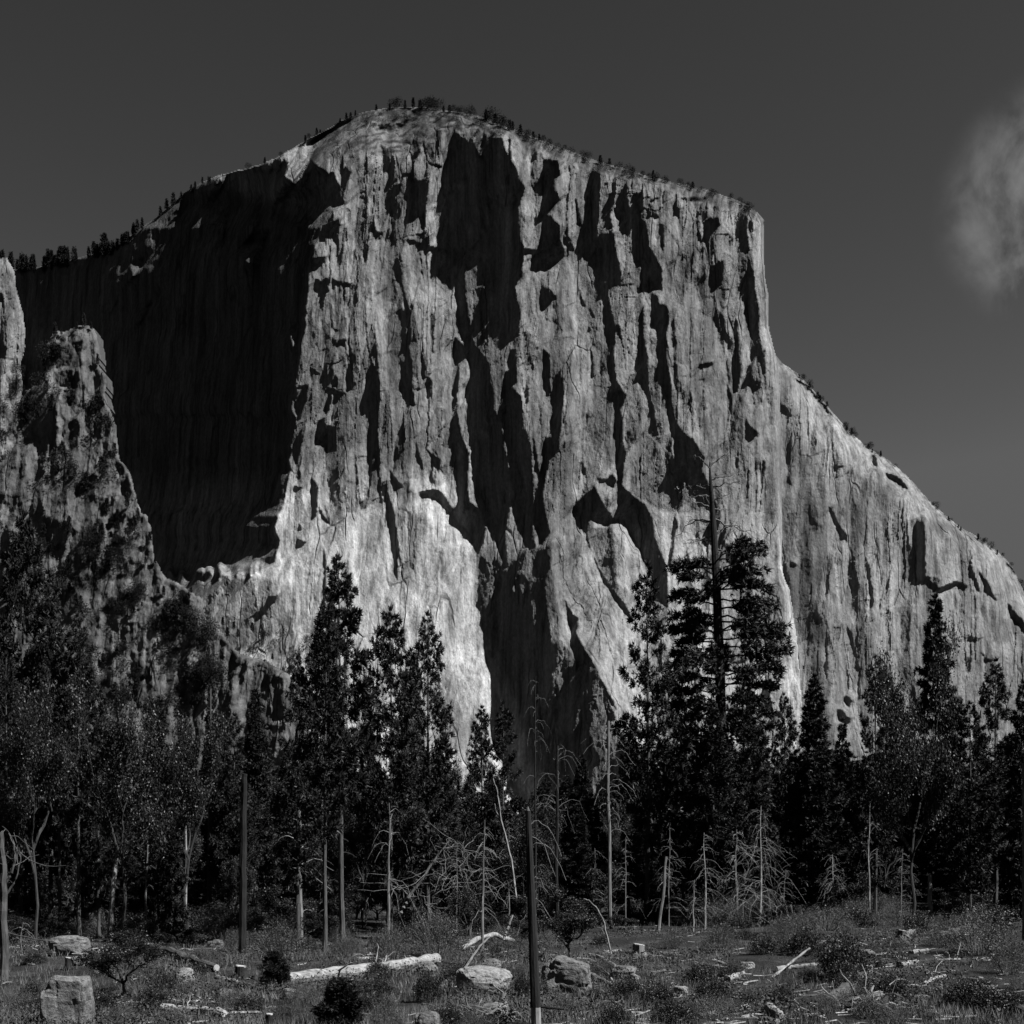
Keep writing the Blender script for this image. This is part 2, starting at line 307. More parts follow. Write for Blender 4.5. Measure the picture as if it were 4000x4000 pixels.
MID = [   # softer shade: faces turned partly from the sun
 ('D', [(1400,1250),(1480,1180),(1560,1320),(1700,1200),(1800,1200),(1860,1160),(1850,1300),(1870,1500),(1900,1700),(1900,1940),(1540,1940),(1440,1750),(1440,1650),(1390,1560),(1400,1380)], -.20),
 ('E', [(-60,1100),(100,1200),(140,1450),(300,1450),(400,1580),(520,1620),(640,1900),(660,1990),(760,2200),(860,2700),(200,2750),(30,2400),(-60,2100),(-60,1500)], -.36),
 ('E', [(480,760),(620,740),(650,900),(660,1100),(720,1250),(640,1150),(560,1000)], -.12),
 ('E', [(690,40),(900,200),(1030,300),(1100,420),(1180,540),(1230,640),(1000,640),(880,600),(720,500)], .10),
 ('A', [(1250,1300),(1450,1150),(1560,1400),(1600,1720),(1400,1700),(1300,1500)], .02),
 ('B', [(930,1640),(1010,1640),(1020,1720),(1060,1860),(1040,1930),(990,1800),(950,1720)], -.05),
 ('B', [(560,560),(640,500),(720,330),(760,500),(690,680),(560,660)], .0), ('B', [(960,600),(1080,800),(1060,960),(990,940),(960,760)], .02),
 ('B', [(640,980),(800,990),(800,1400),(780,1600),(720,1660),(660,1500)], .12),
 ('D', [(780,280),(830,275),(830,640),(820,690),(800,640)], .0), ('D', [(560,200),(700,220),(730,470),(640,500),(580,560),(560,400)], .08),
 ('D', [(890,980),(1000,1000),(1030,1200),(1000,1330),(900,1390)], .06), ('D', [(1000,300),(1180,340),(1230,700),(1130,800),(1010,560)], .06),
 ('G', [(1150,660),(1250,610),(1500,560),(1740,600),(1760,900),(1600,1020),(1150,1000)], -.12),
 ('A', [(470,430),(640,560),(720,640),(560,800),(480,560)], .1),
]
BRIGHT = [
 ('E', [(385,640),(420,700),(480,830),(560,1030),(650,1180),(740,1330),(800,1470),(760,1620),(690,1600),(560,1350),(430,1150),(380,1050),(400,850)], .58),
 ('A', [(1330,600),(1365,585),(1362,604),(1332,612)], .6), ('A', [(1275,690),(1330,650),(1370,690),(1340,720),(1280,720)], .5), ('A', [(1540,770),(1590,830),(1585,860),(1560,820)], .6),
 ('A', [(1690,1090),(1720,1200),(1730,1300),(1700,1310),(1680,1200)], .6), ('A', [(1740,1150),(1770,1220),(1785,1380),(1760,1340),(1740,1230)], .6),
 ('B', [(1310,520),(1400,540),(1400,700),(1360,660),(1310,600)], .6), ('B', [(1490,700),(1540,780),(1600,960),(1610,1080),(1560,1060),(1530,900)], .62),
 ('B', [(1180,540),(1215,680),(1240,850),(1260,1040),(1230,950),(1200,700)], .7), ('B', [(1730,560),(1800,600),(1800,760),(1760,700)], .4),
 ('B', [(120,210),(190,200),(200,420),(150,320)], .45), ('E', [(1400,560),(1600,700),(1700,900),(1700,1050),(1640,960),(1400,700)], .36),
 ('C', [(1400,30),(1430,90),(1420,180),(1400,240),(1408,120)], .9), ('C', [(1560,60),(1640,80),(1590,190)], .7), ('C', [(1470,300),(1560,240),(1660,230),(1650,370),(1560,360)], .62),
 ('C', [(820,370),(900,350),(890,400),(840,450)], .62), ('C', [(880,680),(940,630),(930,690),(890,730)], .55), ('C', [(1300,0),(1340,0),(1320,90)], .7), ('C', [(1705,20),(1745,30),(1720,75)], .6), ('C', [(710,650),(735,600),(742,600),(716,655)], .8),
 ('A', [(240,500),(330,400),(390,420),(340,520),(250,680),(180,620)], .5), ('A', [(90,820),(130,825),(110,890)], .6), ('A', [(210,1590),(235,1570),(255,1640),(245,1720),(225,1650)], .7),
 ('A', [(0,760),(40,770),(20,860),(0,900)], .5), ('A', [(0,1040),(50,1060),(30,1180),(0,1150)], .5),
]
SLABEDGE = zp('H', [(1250,-1000),(1300,-300),(1340,0),(1390,250),(1360,380),(1420,480),(1440,600),(1500,700),(1540,800),(1600,960),(1650,1080),(1690,1250),(1740,1450),(1800,1800),(1800,2200)])
XB = [(180, 585), (300, 590), (330, 622), (360, 632), (385, 640), (410, 618), (430, 604), (470, 590), (520, 582), (580, 578), (640, 570), (680, 560), (760, 553), (840, 548), (920, 540),
      (960, 527), (1040, 520), (1066, 515), (1076, 500), (1084, 462), (1104, 452), (1128, 390), (1180, 350), (1300, 320), (1660, 300)]
RIM = [(-180, 520), (250, 452), (320, 398), (380, 358), (450, 335), (520, 318), (560, 330), (640, 300), (700, 282), (760, 300), (850, 252), (900, 250), (960, 262), (1050, 300), (1150, 330), (1250, 356), (1330, 388), (1400, 402), (1445, 432), (1600, 470)]

def raster_polys(polys, X, Y, wx, wy):
    m = np.zeros(X.shape)
    for q in polys:
        m = np.maximum(m, inside(zp(q[0], q[1]), X+wx, Y+wy))
    return m

def slope_along(D, mpp):
    """slope of a relief in the direction of the sunlight (one row up, one column right)"""
    ds = DY/SUN[2]*SXZ*mpp; f = np.zeros(D.shape)
    f[1:-1, 1:-1] = (D[2:, 2:]-D[:-2, :-2])/(2*ds)
    f[0] = f[1]; f[-1] = f[-2]; f[:, 0] = f[:, 1]; f[:, -1] = f[:, -2]
    return f

def relief(fd, mpp, lam, eps, hold, target, rounds=4):
    """the relief whose slopes towards the sun come nearest to fd, settling back to the plan over lam metres;
    where hold is 1 the slopes are pressed until they reach target"""
    nr, nc = fd.shape; pr, pc = nr+120, nc+120
    kx = np.fft.fftfreq(pc, DX*mpp)*2*math.pi; kz = np.fft.fftfreq(pr, DY*mpp)*2*math.pi
    KX, KZ = np.meshgrid(kx, kz); sx, sz = SUN[0]/SXZ, SUN[2]/SXZ
    kd = KX*sx+KZ*sz; kp = KX*sz-KZ*sx
    den = kd*kd+eps*kp*kp+1/lam**2
    f = fd.copy()
    for k in range(rounds):
        F = np.zeros((pr, pc)); F[:nr, :nc] = f
        H = np.real(np.fft.ifft2(-1j*kd*np.fft.fft2(F)/den))[:nr, :nc]
        if k < rounds-1:
            err = target-slope_along(H, mpp)
            f = f+hold*blur(np.clip(err, -1, 1), 1)*.8
    return H

def sheet(name, X, Y, depth, mask, mat, stain_shade, back=260.0):
    """relief -> mesh: quads where the mask holds, and a skirt running back from its edge so that it is a solid mass"""
    nr, nc = X.shape
    K = (X/PW-.5)/FL; KZ = (HOR-Y/PW)/FL
    V = np.stack([K*depth, depth, CAM_H+KZ*depth], -1).reshape(-1, 3)
    q = mask[:-1, :-1] & mask[1:, :-1] & mask[:-1, 1:] & mask[1:, 1:]
    idx = np.arange(nr*nc).reshape(nr, nc)
    a, b, c, d = idx[:-1, :-1][q], idx[:-1, 1:][q], idx[1:, 1:][q], idx[1:, :-1][q]
    F = np.stack([a, b, c, d], -1)
    # boundary edges: used by one quad only
    E = np.concatenate([F[:, [0, 1]], F[:, [1, 2]], F[:, [2, 3]], F[:, [3, 0]]])
    key = np.sort(E, 1); kk = key[:, 0].astype(np.int64)*(nr*nc)+key[:, 1]
    u, inv, cnt = np.unique(kk, return_inverse=True, return_counts=True)
    be = E[cnt[inv] == 1]
    bv = np.unique(be); m2 = np.full(nr*nc, -1); m2[bv] = nr*nc+np.arange(len(bv))
    W = V[bv].copy(); k = (W[:, 1]+back)/W[:, 1]      # the hidden flanks run back behind the skyline
    W[:, 0] = W[:, 0]*k+np.sign(V[bv][:, 0].mean()-W[:, 0])*back*.05; W[:, 2] = (W[:, 2]-CAM_H)*k+CAM_H-back*.06; W[:, 1] += back
    V = np.concatenate([V, W]); st = np.concatenate([stain_shade.ravel(), stain_shade.ravel()[bv]])
    SK = np.stack([be[:, 1], be[:, 0], m2[be[:, 0]], m2[be[:, 1]]], -1)
    F = np.concatenate([F, SK])
    used = np.unique(F); rm = np.full(len(V), -1); rm[used] = np.arange(len(used))
    o = np_mesh(name, V[used], rm[F], mat, attrs={'stain_shade': st[used]})
    o['kind'] = 'structure'
    return o

def rock_slopes(X, Y, rough, seed=0, va=1.0):
    """random slopes of a jointed granite face: pillars, plates, cracks"""
    wx = 9*fbm(X/60, Y/150, seed+1, 3); wy = 10*fbm(X/60, Y/60, seed+2, 3)
    x, y = X+wx+2.0*fbm(X/9, Y/9, seed+30, 2), Y+wy
    pil = fbm(x/30, y/420, seed+3, 4, .62)
    c3, e3 = worley(x/5, y/(14*va), seed+15); c0, e0 = worley(x/52, y/(240*va), seed+12)
    c1, e1 = worley(x/23, y/(105*va)+x/90, seed+4); c2, e2 = worley(x/10, y/(34*va)-x/70, seed+5)
    n3 = fbm(x/9, y/20, seed+6, 3, .5)
    fd = .46*pil+.26*c0+.40*c1+.32*c2+.16*n3+.22*c3*sstep(-.15, .25, fbm(X/60, Y/70, seed+16, 2))
    cr = np.abs(vnoise(x/22, y/380, seed+8)); fd = fd-np.where(cr < .05, 1.0, 0)*sstep(-.15, .25, vnoise(X/60, Y/130, seed+9))
    cr = vnoise(x/10, y/300, seed+18); mk = sstep(-.1, .3, vnoise(X/45, Y/90, seed+19))
    fd = fd-np.where(np.abs(cr) < .07, .85, 0)*mk+np.where((cr > .10) & (cr < .26), .40, 0)*mk      # thin joints with a lit rib beside them
    cr = np.abs(vnoise(x/60+y/90, y/24, seed+10)); fd = fd-np.where(cr < .018, .7, 0)*sstep(.0, .4, vnoise(X/40, Y/50, seed+11))
    fd = fd-.6*np.clip(.06-e1, 0, .06)/.06*(c2 > 0.0)
    return fd*rough

def grain(X, Y, seed):
    """fine relief in metres, the same in every direction"""
    return .6*fbm(X/8, Y/13, seed, 4, .5)-.25*np.abs(fbm(X/9, Y/14, seed+20, 3, .55))+.10*vnoise(X/2.4, Y/3.4, seed+9)

def sheet_main():
    X, Y = grid(-180, 1560, 186, 1650)
    wx = 1.2*fbm(X/16, Y/16, 51, 3)+.5*vnoise(X/4, Y/4, 53); wy = 2*fbm(X/16, Y/16, 52, 3)+.8*vnoise(X/4, Y/4, 54)
    mask = inside(SIL_MAIN, X+wx*.6, Y+wy*.5)
    xb = np.interp(Y+26*fbm(X/24, X*0, 62, 3)*sstep(1000, 1080, Y), *zip(*XB))+9*fbm(Y/38, Y*0, 60, 3)
    rim = np.interp(X, *zip(*RIM))+6*fbm(X/30, X*0, 61, 3)
    mpp = 1400/PW/FL
    # the plan: a face across the view, the left wall running back from the prow, a slabby foot, a domed top
    slab_e = np.interp(Y, [p[1] for p in SLABEDGE], [p[0] for p in SLABEDGE])
    foot = .20*(np.sqrt((Y-930)**2+90**2)+(Y-930))/2+.30*(np.sqrt((Y-1390)**2+60**2)+(Y-1390))/2
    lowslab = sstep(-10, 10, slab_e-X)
    up = .03*np.clip(880-Y, 0, 900)
    B = 1400+mpp*(-foot+up)
    xr = np.clip(X, 560, None)
    B = B+mpp*(.00035*np.clip(xr-1150, 0, 400)**2)
    t = np.clip(xb-X, 0, None); B = B+mpp*1.18*np.sqrt(t*t+4*t*3)
    B = B+mpp*(np.clip(rim-Y, 0, None)*.62+.012*np.clip(rim-Y, 0, 60)**2)
    e = seg_dist(SIL_MAIN[25:49], X, Y); rr = 16.0
    ee = np.clip(np.where(mask, e, 0), 0, rr); B = B+mpp*1.6*(rr-np.sqrt(np.clip(rr*rr-(rr-ee)**2, 0, None)))
    e = seg_dist(SIL_MAIN[:26], X, Y); ee = np.clip(np.where(mask, e, 0), 0, 8); B = B+mpp*1.5*(8-np.sqrt(np.clip(64-(8-ee)**2, 0, None)))
    B = blur(B, 1)
    # slope of the plan along the sunlight, then the slopes we want on top of it
    fb = slope_along(B, mpp)
    dark = raster_polys(DARK, X, Y, wx, wy); dark = blur(dark, 1)
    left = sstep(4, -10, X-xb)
    rough = .85+.35*sstep(520, 380, Y)-.45*lowslab*sstep(900, 1000, Y)
    rough = rough*(1-.45*left*sstep(330, 420, Y-(rim-320)))
    fd = rock_slopes(X, Y, rough)
    hold = np.zeros(X.shape); tgt = np.zeros(X.shape)
    for z, pts, tv in MID:
        m = blur(inside(zp(z, pts), X+2*wx, Y+2*wy).astype(float), 4); t_ = .6*fd+tv-fb
        tgt = tgt*(1-m)+m*t_; hold = np.maximum(hold, m); fd = fd*(1-m)+m*t_
    cap = sstep(4, -8, Y-rim)*(1-left)
    ew = e+5*fbm(X/22, Y/22, 65, 3); k1, g1 = worley(X/34, ew/5.5, 66); k2, g2 = worley(X/13, ew/3.2, 67)
    fd = fd*(1-.5*cap)+cap*(.42*k1+.34*k2-.12)
    for z, pts, tv in BRIGHT:
        m = blur(inside(zp(z, pts), X+wx, Y+wy).astype(float), 1); t_ = .5*fd+tv-fb
        tgt = tgt*(1-m)+m*t_; hold = np.maximum(hold, m); fd = fd*(1-m)+m*t_
    c_in = worley((X+2*wx)/13, (Y+wy)/42, 72)[0]
    t_ = -2.0*TAU-fb+.16*fbm(X/7, Y/20, 71, 3)+.20*np.clip(c_in, 0.4, 1)-.08
    fd = fd*(1-dark)+dark*t_; tgt = tgt*(1-dark)+dark*t_; hold = np.maximum(hold, dark)
    # lines of sight fan out, so steps towards us tilt; keep the wanted slope
    g = ((X/PW-.5)/FL*SUN[0]+(HOR-Y/PW)/FL*SUN[2])/SXZ
    cor = 1/np.clip(1-g*np.clip(fd, -.8, .8), .5, 1.6); fd = fd*cor; tgt = tgt*cor
    H = relief(fd, mpp, 110*mpp, .04, hold, tgt, 12)+grain(X, Y, 90)*(1-.4*lowslab)
    D = B+H*(1-.6*np.clip(1-seg_dist(SIL_MAIN[:50], X, Y)/10, 0, 1))
    stain_shade = .62+.12*fbm(X/90, Y/140, 80, 3)+.66*lowslab*sstep(860, 960, Y)+.34*sstep(1080, 1200, X)*sstep(930, 1050, Y)*(1-lowslab)  # rock colour set lighter on the low slab and the lower right face
    stain_shade = stain_shade*(1-.52*left*sstep(400,440,Y+(xb-X)*.3))*(1+.22*sstep(1380, 1440, X))  # shade of the left wall deepened in its colour; right edge made lighter
    stain_shade = stain_shade*(1-cap*(.38+.42*sstep(-.15, .3, fbm(X/16, ew/5, 82, 3))))
    sheet('granite_cliff', X, Y, D, mask, M_rock, stain_shade, 500)
    return X, Y, D, mask

def sheet_right():
    X, Y = grid(1430, 2140, 540, 1650)
    wx = 3*fbm(X/16, Y/16, 151, 3)+1.2*vnoise(X/4, Y/4, 153); wy = 4*fbm(X/16, Y/16, 152, 3)
    mask = inside(SIL_RIGHT, X+wx*.6, Y+wy*.6)
    mpp = 1500/PW/FL
    B = 1500+mpp*(.12*(X-1476)+.0005*np.clip(X-1700, 0, 500)**2-.10*np.clip(Y-900, 0, 900)-.25*(np.sqrt((Y-1390)**2+60**2)+(Y-1390))/2)
    e = seg_dist(SIL_RIGHT[2:21], X, Y)
    rr = 60.0; ee = np.clip(np.where(mask, e, 0), 0, rr); B = B+mpp*1.0*(rr-np.sqrt(np.clip(rr*rr-(rr-ee)**2, 0, None)))
    fb = slope_along(B, mpp)
    RD = [('F', [(480,285),(560,310),(650,400),(740,500),(830,600),(835,625),(760,560),(650,440),(560,340)]), ('F', [(400,440),(440,460),(470,520),(440,500),(400,490)]),
      ('F', [(1060,880),(1130,890),(1190,960),(1195,985),(1130,930)]), ('F', [(700,1070),(760,1180),(810,1260),(830,1320),(790,1270),(720,1130)]),
      ('F', [(935,1400),(960,1480),(985,1700),(980,1750),(955,1560)]), ('F', [(820,1520),(890,1620),(855,1595)]),
      ('F', [(1320,1540),(1400,1600),(1500,1565),(1580,1590),(1560,1612),(1500,1590),(1400,1630),(1340,1575)]),
      ('F', [(1590,1420),(1625,1520),(1655,1640),(1610,1540)]), ('F', [(1640,1480),(1705,1570),(1765,1690),(1700,1615)]), ('F', [(1830,1690),(1880,1760),(1940,1830),(1940,1890),(1850,1780)]),
      ('F', [(1760,1380),(1870,1470),(1915,1560),(1860,1490)]), ('F', [(975,770),(1000,760),(1010,860),(985,820)]), ('F', [(1240,1205),(1310,1210),(1300,1222),(1245,1218)]), ('F', [(1270,1490),(1310,1520),(1330,1560),(1280,1520)]),
      ('F', [(440,890),(465,940),(480,970),(450,930)]), ('F', [(460,1425),(500,1450),(480,1470)]), ('F', [(620,1740),(660,1800),(640,1830)]),
      ('J', [(510,1300),(570,1310),(620,1370),(600,1400),(540,1370)]), ('J', [(575,1210),(600,1190),(635,1240),(615,1285)]), ('J', [(585,650),(640,740),(690,1000),(680,1010),(650,840)]), ('J', [(1600,850),(1650,910),(1700,930),(1650,930)])]
    dark = blur(raster_polys(RD, X, Y, wx, wy), 1)
    fd = rock_slopes(X, Y, .75, 200, 1.4)
    fd = fd*(1-dark)+dark*(-1.7*TAU-fb)
    H = relief(fd, mpp, 50*mpp, .04, dark, -1.7*TAU-fb)+grain(X, Y, 290)
    D = B+H*(1-.6*np.clip(1-e/10, 0, 1))
    stain_shade = .72+.14*fbm(X/70, Y/120, 180, 3)
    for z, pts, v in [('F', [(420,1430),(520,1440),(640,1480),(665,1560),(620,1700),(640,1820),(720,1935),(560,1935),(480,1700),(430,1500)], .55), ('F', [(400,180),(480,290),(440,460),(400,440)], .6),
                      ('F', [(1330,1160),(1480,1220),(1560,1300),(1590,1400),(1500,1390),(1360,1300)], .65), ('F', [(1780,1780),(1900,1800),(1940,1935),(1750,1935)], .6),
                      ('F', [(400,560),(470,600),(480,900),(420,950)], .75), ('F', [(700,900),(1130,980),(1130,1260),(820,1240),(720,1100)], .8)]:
        m = blur(inside(zp(z, pts), X+4*wx, Y+4*wy).astype(float), 5); stain_shade = stain_shade*(1-m*(1-v))
    edge = np.clip(1-e/14, 0, 1); stain_shade = stain_shade*(1-.6*edge*sstep(-.2, .3, fbm(X/14, Y/14, 190, 3)))
    sheet('granite_shoulder', X, Y, D, mask, M_rock, stain_shade, 500)
    return X, Y, D, mask

def sheet_ridge():
    X, Y = grid(-180, 645, 600, 1650)
    wx = 4*fbm(X/14, Y/14, 351, 3)+1.5*vnoise(X/4, Y/4, 353); wy = 5*fbm(X/12, Y/14, 352, 3)
    mask = inside(SIL_RIDGE, X+wx*.8, Y+wy*.6)
    mpp = 950/PW/FL
    B = 1010-mpp*(.34*(Y-620))
    e = seg_dist(SIL_RIDGE[:-1], X, Y); rr = 9.0; ee = np.clip(np.where(mask, e, 0), 0, rr)
    B = B+mpp*1.5*(rr-np.sqrt(np.clip(rr*rr-(rr-ee)**2, 0, None)))
    # stepped pillars: steep risers, wooded ledges between
    st = fbm(X/40, Y/30, 300, 3)
    B = B+mpp*6*st-mpp*.22*(X-150)
    c, ed = worley((X+wx+Y*.12)/11, (Y+wy)/130, 310); c3, e3 = worley((X+2*wx)/30, (Y+wy)/100, 311)
    fd = rock_slopes(X, Y, .6, 300, 1.6)+.62*c+.5*c3+.5*fbm((X+wx)/8, Y/90, 312, 3)-.62
    dk = [('C', [(355,900),(430,880),(440,1020),(350,1020)]), ('C', [(470,860),(515,840),(515,1010),(475,1010)]), ('C', [(440,1360),(480,1340),(500,1400),(490,1520),(440,1520)]), ('C', [(200,1160),(290,900),(290,1300),(340,1450),(110,1500),(120,1280)]),
          ('C', [(350,1050),(470,1040),(440,1140),(350,1140)]), ('C', [(590,1080),(620,1060),(625,1180),(600,1180)]), ('C', [(0,1420),(100,1400),(110,1560),(0,1580)]), ('G', [(1180,830),(1240,820),(1230,960),(1180,1080),(1160,1180),(1120,1180),(1150,960)]),
          ('G', [(350,620),(480,650),(450,860),(360,860)]), ('G', [(240,200),(340,180),(300,300),(240,310)])]
    dark = blur(raster_polys(dk, X, Y, wx, wy), 1)
    fb = slope_along(B, mpp); fd = fd*(1-dark)+dark*(-1.7*TAU-fb)
    H = relief(fd, mpp, 40*mpp, .05, dark, -1.7*TAU-fb)+grain(X, Y, 390)
    D = B+H*(1-.85*np.clip(1-e/14, 0, 1))
    veg = sstep(.02, .22, fbm(X/22+Y/60, Y/13, 320, 4, .6))*sstep(760, 960, Y)
    stain_shade = (.85+.3*fbm(X/40, Y/60, 321, 3))*(1-.3*veg)
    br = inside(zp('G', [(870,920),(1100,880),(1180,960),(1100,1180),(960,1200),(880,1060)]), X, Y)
    stain_shade = np.where(br, np.maximum(stain_shade, 1.25), stain_shade)
    sheet('rocky_ridge', X, Y, D, mask, M_ridge, stain_shade, 120)
    return X, Y, D, mask

def sheet_far():
    X, Y = grid(-180, 52, 464, 900)
    wx = 3*fbm(X/14, Y/14, 451, 3); wy = 4*fbm(X/12, Y/14, 452, 3)
    mask = inside(SIL_FAR, X+wx*.8, Y+wy*.6)
    mpp = 1600/PW/FL
    B = 1600-mpp*(.18*(Y-480))+mpp*.2*(X-20)
    e = seg_dist(SIL_FAR[:14], X, Y); rr = 14.0; ee = np.clip(np.where(mask, e, 0), 0, rr)
    B = B+mpp*1.5*(rr-np.sqrt(np.clip(rr*rr-(rr-ee)**2, 0, None)))
    fd = rock_slopes(X, Y, 1.1, 400, .8)
    H = relief(fd, mpp, 40*mpp, .05, 0*fd, 0*fd, 1)+grain(X, Y, 490)
    stain_shade = 1.15-.5*sstep(690, 760, Y)*sstep(-.1, .2, fbm(X/10, Y/10, 460, 3))
    sheet('far_buttress', X, Y, B+H, mask, M_ridge, stain_shade, 200)
    return X, Y, B+H, mask

CL = sheet_main(); CR = sheet_right(); RG = sheet_ridge(); FB = sheet_far()
# ------------------------------------------------------------------ ground
def gz(x, y):
    x = np.asarray(x, float); y = np.asarray(y, float)
    f = np.exp(-((y-70)/160)**2)
    return (.9*fbm(x/20, y/20, 900, 3)+.30*fbm(x/6, y/6, 901, 3))*f+.004*np.clip(x-10, 0, 80)*f*6+.012*np.clip(y-140, 0, 900)*(y < 3000)
def gz1(x, y): return float(gz(np.array([x]), np.array([y]))[0])

def ground_material():
    m, n, l, b = new_mat('meadow_floor', 0.95, 0.1)
    a = ramp(n, l, noise_tex(n, l, .35, 6, .65), [(.35, .008), (.5, .017), (.62, .034), (.75, .07)])
    c = ramp(n, l, noise_tex(n, l, 6, 4, .7), [(.3, .5), (.7, 1.5)])
    l.new(math_n(n, l, 'MULTIPLY', a, c), b.inputs['Base Color'])
    bp = n.new('ShaderNodeBump'); bp.inputs['Distance'].default_value = .25
    l.new(noise_tex(n, l, 4, 6, .7), bp.inputs['Height']); l.new(bp.outputs[0], b.inputs['Normal'])
    return m
M_ground = ground_material()
def build_ground():
    ys = np.concatenate([np.linspace(-250, 14, 8), np.geomspace(16, 420, 230), np.geomspace(440, 9000, 30)])
    s = np.linspace(-1, 1, 260)
    YY, S = np.meshgrid(ys, s, indexing='ij'); XX = S*(np.abs(YY)*.75+40+np.where(YY > 420, (YY-420)*1.2, 0))
    V = np.stack([XX, YY, gz(XX, YY)], -1).reshape(-1, 3); nr, nc = YY.shape
    i = np.arange(nr*nc).reshape(nr, nc)
    F = np.stack([i[:-1, :-1].ravel(), i[:-1, 1:].ravel(), i[1:, 1:].ravel(), i[1:, :-1].ravel()], -1)
    tag(np_mesh('ground', V, F, M_ground, smooth=True), kind='structure')
build_ground()

# ------------------------------------------------------------------ plant materials
def leaf_material(name, v, rough=0.5, spec=0.3, var=0.6, cl=0.8):
    m, n, l, b = new_mat(name, rough, spec)
    oi = n.new('ShaderNodeObjectInfo')
    r = math_n(n, l, 'MULTIPLY_ADD', oi.outputs['Random'], var, 1-var/2)
    k = ramp(n, l, noise_tex(n, l, cl, 3, .6), [(.35, .55), (.65, 1.5)])
    l.new(math_n(n, l, 'MULTIPLY', math_n(n, l, 'MULTIPLY', r, k), v), b.inputs['Base Color'])
    return m
M_needle = leaf_material('pine_needles', .010, .55, .15)
M_leaf = leaf_material('oak_leaves', .008, .5, .2)
M_shrubl = leaf_material('shrub_leaves', .020, .5, .3, .6, 2.0)
M_dist = leaf_material('distant_foliage', .015, .8, .05)
def bark_material(name, lo, hi, sc=(1, 1, .18), s=6, bump=.05):
    m, n, l, b = new_mat(name, 0.9, 0.15)
    q = noise_tex(n, l, s, 6, .65, .3, sc)
    l.new(ramp(n, l, q, [(.32, lo), (.68, hi)]), b.inputs['Base Color'])
    bp = n.new('ShaderNodeBump'); bp.inputs['Distance'].default_value = bump; l.new(q, bp.inputs['Height']); l.new(bp.outputs[0], b.inputs['Normal'])
    return m
M_bark = bark_material('pine_bark', .012, .055)
M_oakb = bark_material('oak_bark', .008, .035)
M_char = bark_material('charred_bark', .003, .012)
M_dead = bark_material('bleached_wood', .05, .20, (1, 1, .3), 5, .03)
M_grey = bark_material('grey_wood', .03, .12, (1, 1, .15), 8, .03)
M_logw = bark_material('weathered_log', .05, .22, (.25, 1, 1), 7, .04)
M_cut = bark_material('cut_wood', .16, .28, (1, 1, 1), 8, .01)

# ------------------------------------------------------------------ geometry collectors
class Geo:
    def __init__(self): self.v = []; self.f = []; self.n = 0
    def add(self, V, F):
        V = np.asarray(V, float).reshape(-1, 3); self.v.append(V); self.f.append(np.asarray(F, int).reshape(-1, 3)+self.n); self.n += len(V)
    def tube(self, pts, rad, sides=6, cap=True, rough=0.0, rg=None):
        p = np.asarray(pts, float); r = np.broadcast_to(np.asarray(rad, float), (len(p),))
        t = np.gradient(p, axis=0); t /= np.linalg.norm(t, axis=1, keepdims=True)+1e-9
        ref = np.where(np.abs(t[:, 2:3]) > .9, np.array([[1., 0, 0]]), np.array([[0, 0, 1.]]))
        a = np.cross(t, ref); a /= np.linalg.norm(a, axis=1, keepdims=True)+1e-9; b = np.cross(t, a)
        th = np.arange(sides)/sides*2*math.pi
        rr = r[:, None]*np.ones(sides)
        if rough: rr = rr*(1+rough*(rg.random(rr.shape)-.5)*2)
        V = p[:, None, :]+rr[..., None]*(np.cos(th)[None, :, None]*a[:, None, :]+np.sin(th)[None, :, None]*b[:, None, :])
        n = len(p); i = np.arange(n*sides).reshape(n, sides); j = np.roll(i, -1, 1)
        q = np.stack([i[:-1], j[:-1], j[1:], i[1:]], -1).reshape(-1, 4)
        F = np.concatenate([q[:, [0, 1, 2]], q[:, [0, 2, 3]]])
        V = V.reshape(-1, 3)
        if cap:
            V = np.concatenate([V, p[:1], p[-1:]])
            F = np.concatenate([F, np.stack([j[0], i[0], np.full(sides, n*sides)], -1), np.stack([i[-1], j[-1], np.full(sides, n*sides+1)], -1)])
        self.add(V, F)
    def needles(self, P0, D, size, k, width, spread, rg):
        """k thin blades fanning out of each point P0 about direction D"""
        n = len(P0); P0 = np.repeat(np.asarray(P0), k, 0); D = np.repeat(np.asarray(D), k, 0); s = np.repeat(np.broadcast_to(size, (n,)), k)
        q = rg.normal(size=(n*k, 3)); q /= np.linalg.norm(q, axis=1, keepdims=True)
        d = D+spread*q; d /= np.linalg.norm(d, axis=1, keepdims=True)
        w = np.cross(d, rg.normal(size=(n*k, 3))); w /= np.linalg.norm(w, axis=1, keepdims=True)+1e-9
        L = s*rg.uniform(.6, 1.15, n*k)
        W = (width*s)[:, None]*w
        A = P0+d*(L*.18)[:, None]
        V = np.stack([A-W*.5, A+W*.5, P0+d*L[:, None]], 1).reshape(-1, 3)
        self.add(V, np.arange(n*k*3).reshape(-1, 3))
    def leaves(self, C, size, rg, up=.4):
        n = len(C)
        nrm = rg.normal(size=(n, 3)); nrm[:, 2] += up; nrm /= np.linalg.norm(nrm, axis=1, keepdims=True)
        u = np.cross(nrm, rg.normal(size=(n, 3))); u /= np.linalg.norm(u, axis=1, keepdims=True)+1e-9
        w = np.cross(nrm, u); s = np.broadcast_to(size, (n,))[:, None]*rg.uniform(.7, 1.3, (n, 1))
        V = np.stack([C-u*s, C-w*s*.55, C+u*s, C+w*s*.55], 1).reshape(-1, 3)
        i = np.arange(n)*4
        F = np.concatenate([np.stack([i, i+1, i+2], -1), np.stack([i, i+2, i+3], -1)])
        self.add(V, F)
    def build(self, name, mat, parent=None, smooth=False):
        return np_mesh(name, np.concatenate(self.v), np.concatenate(self.f), mat, parent, smooth)

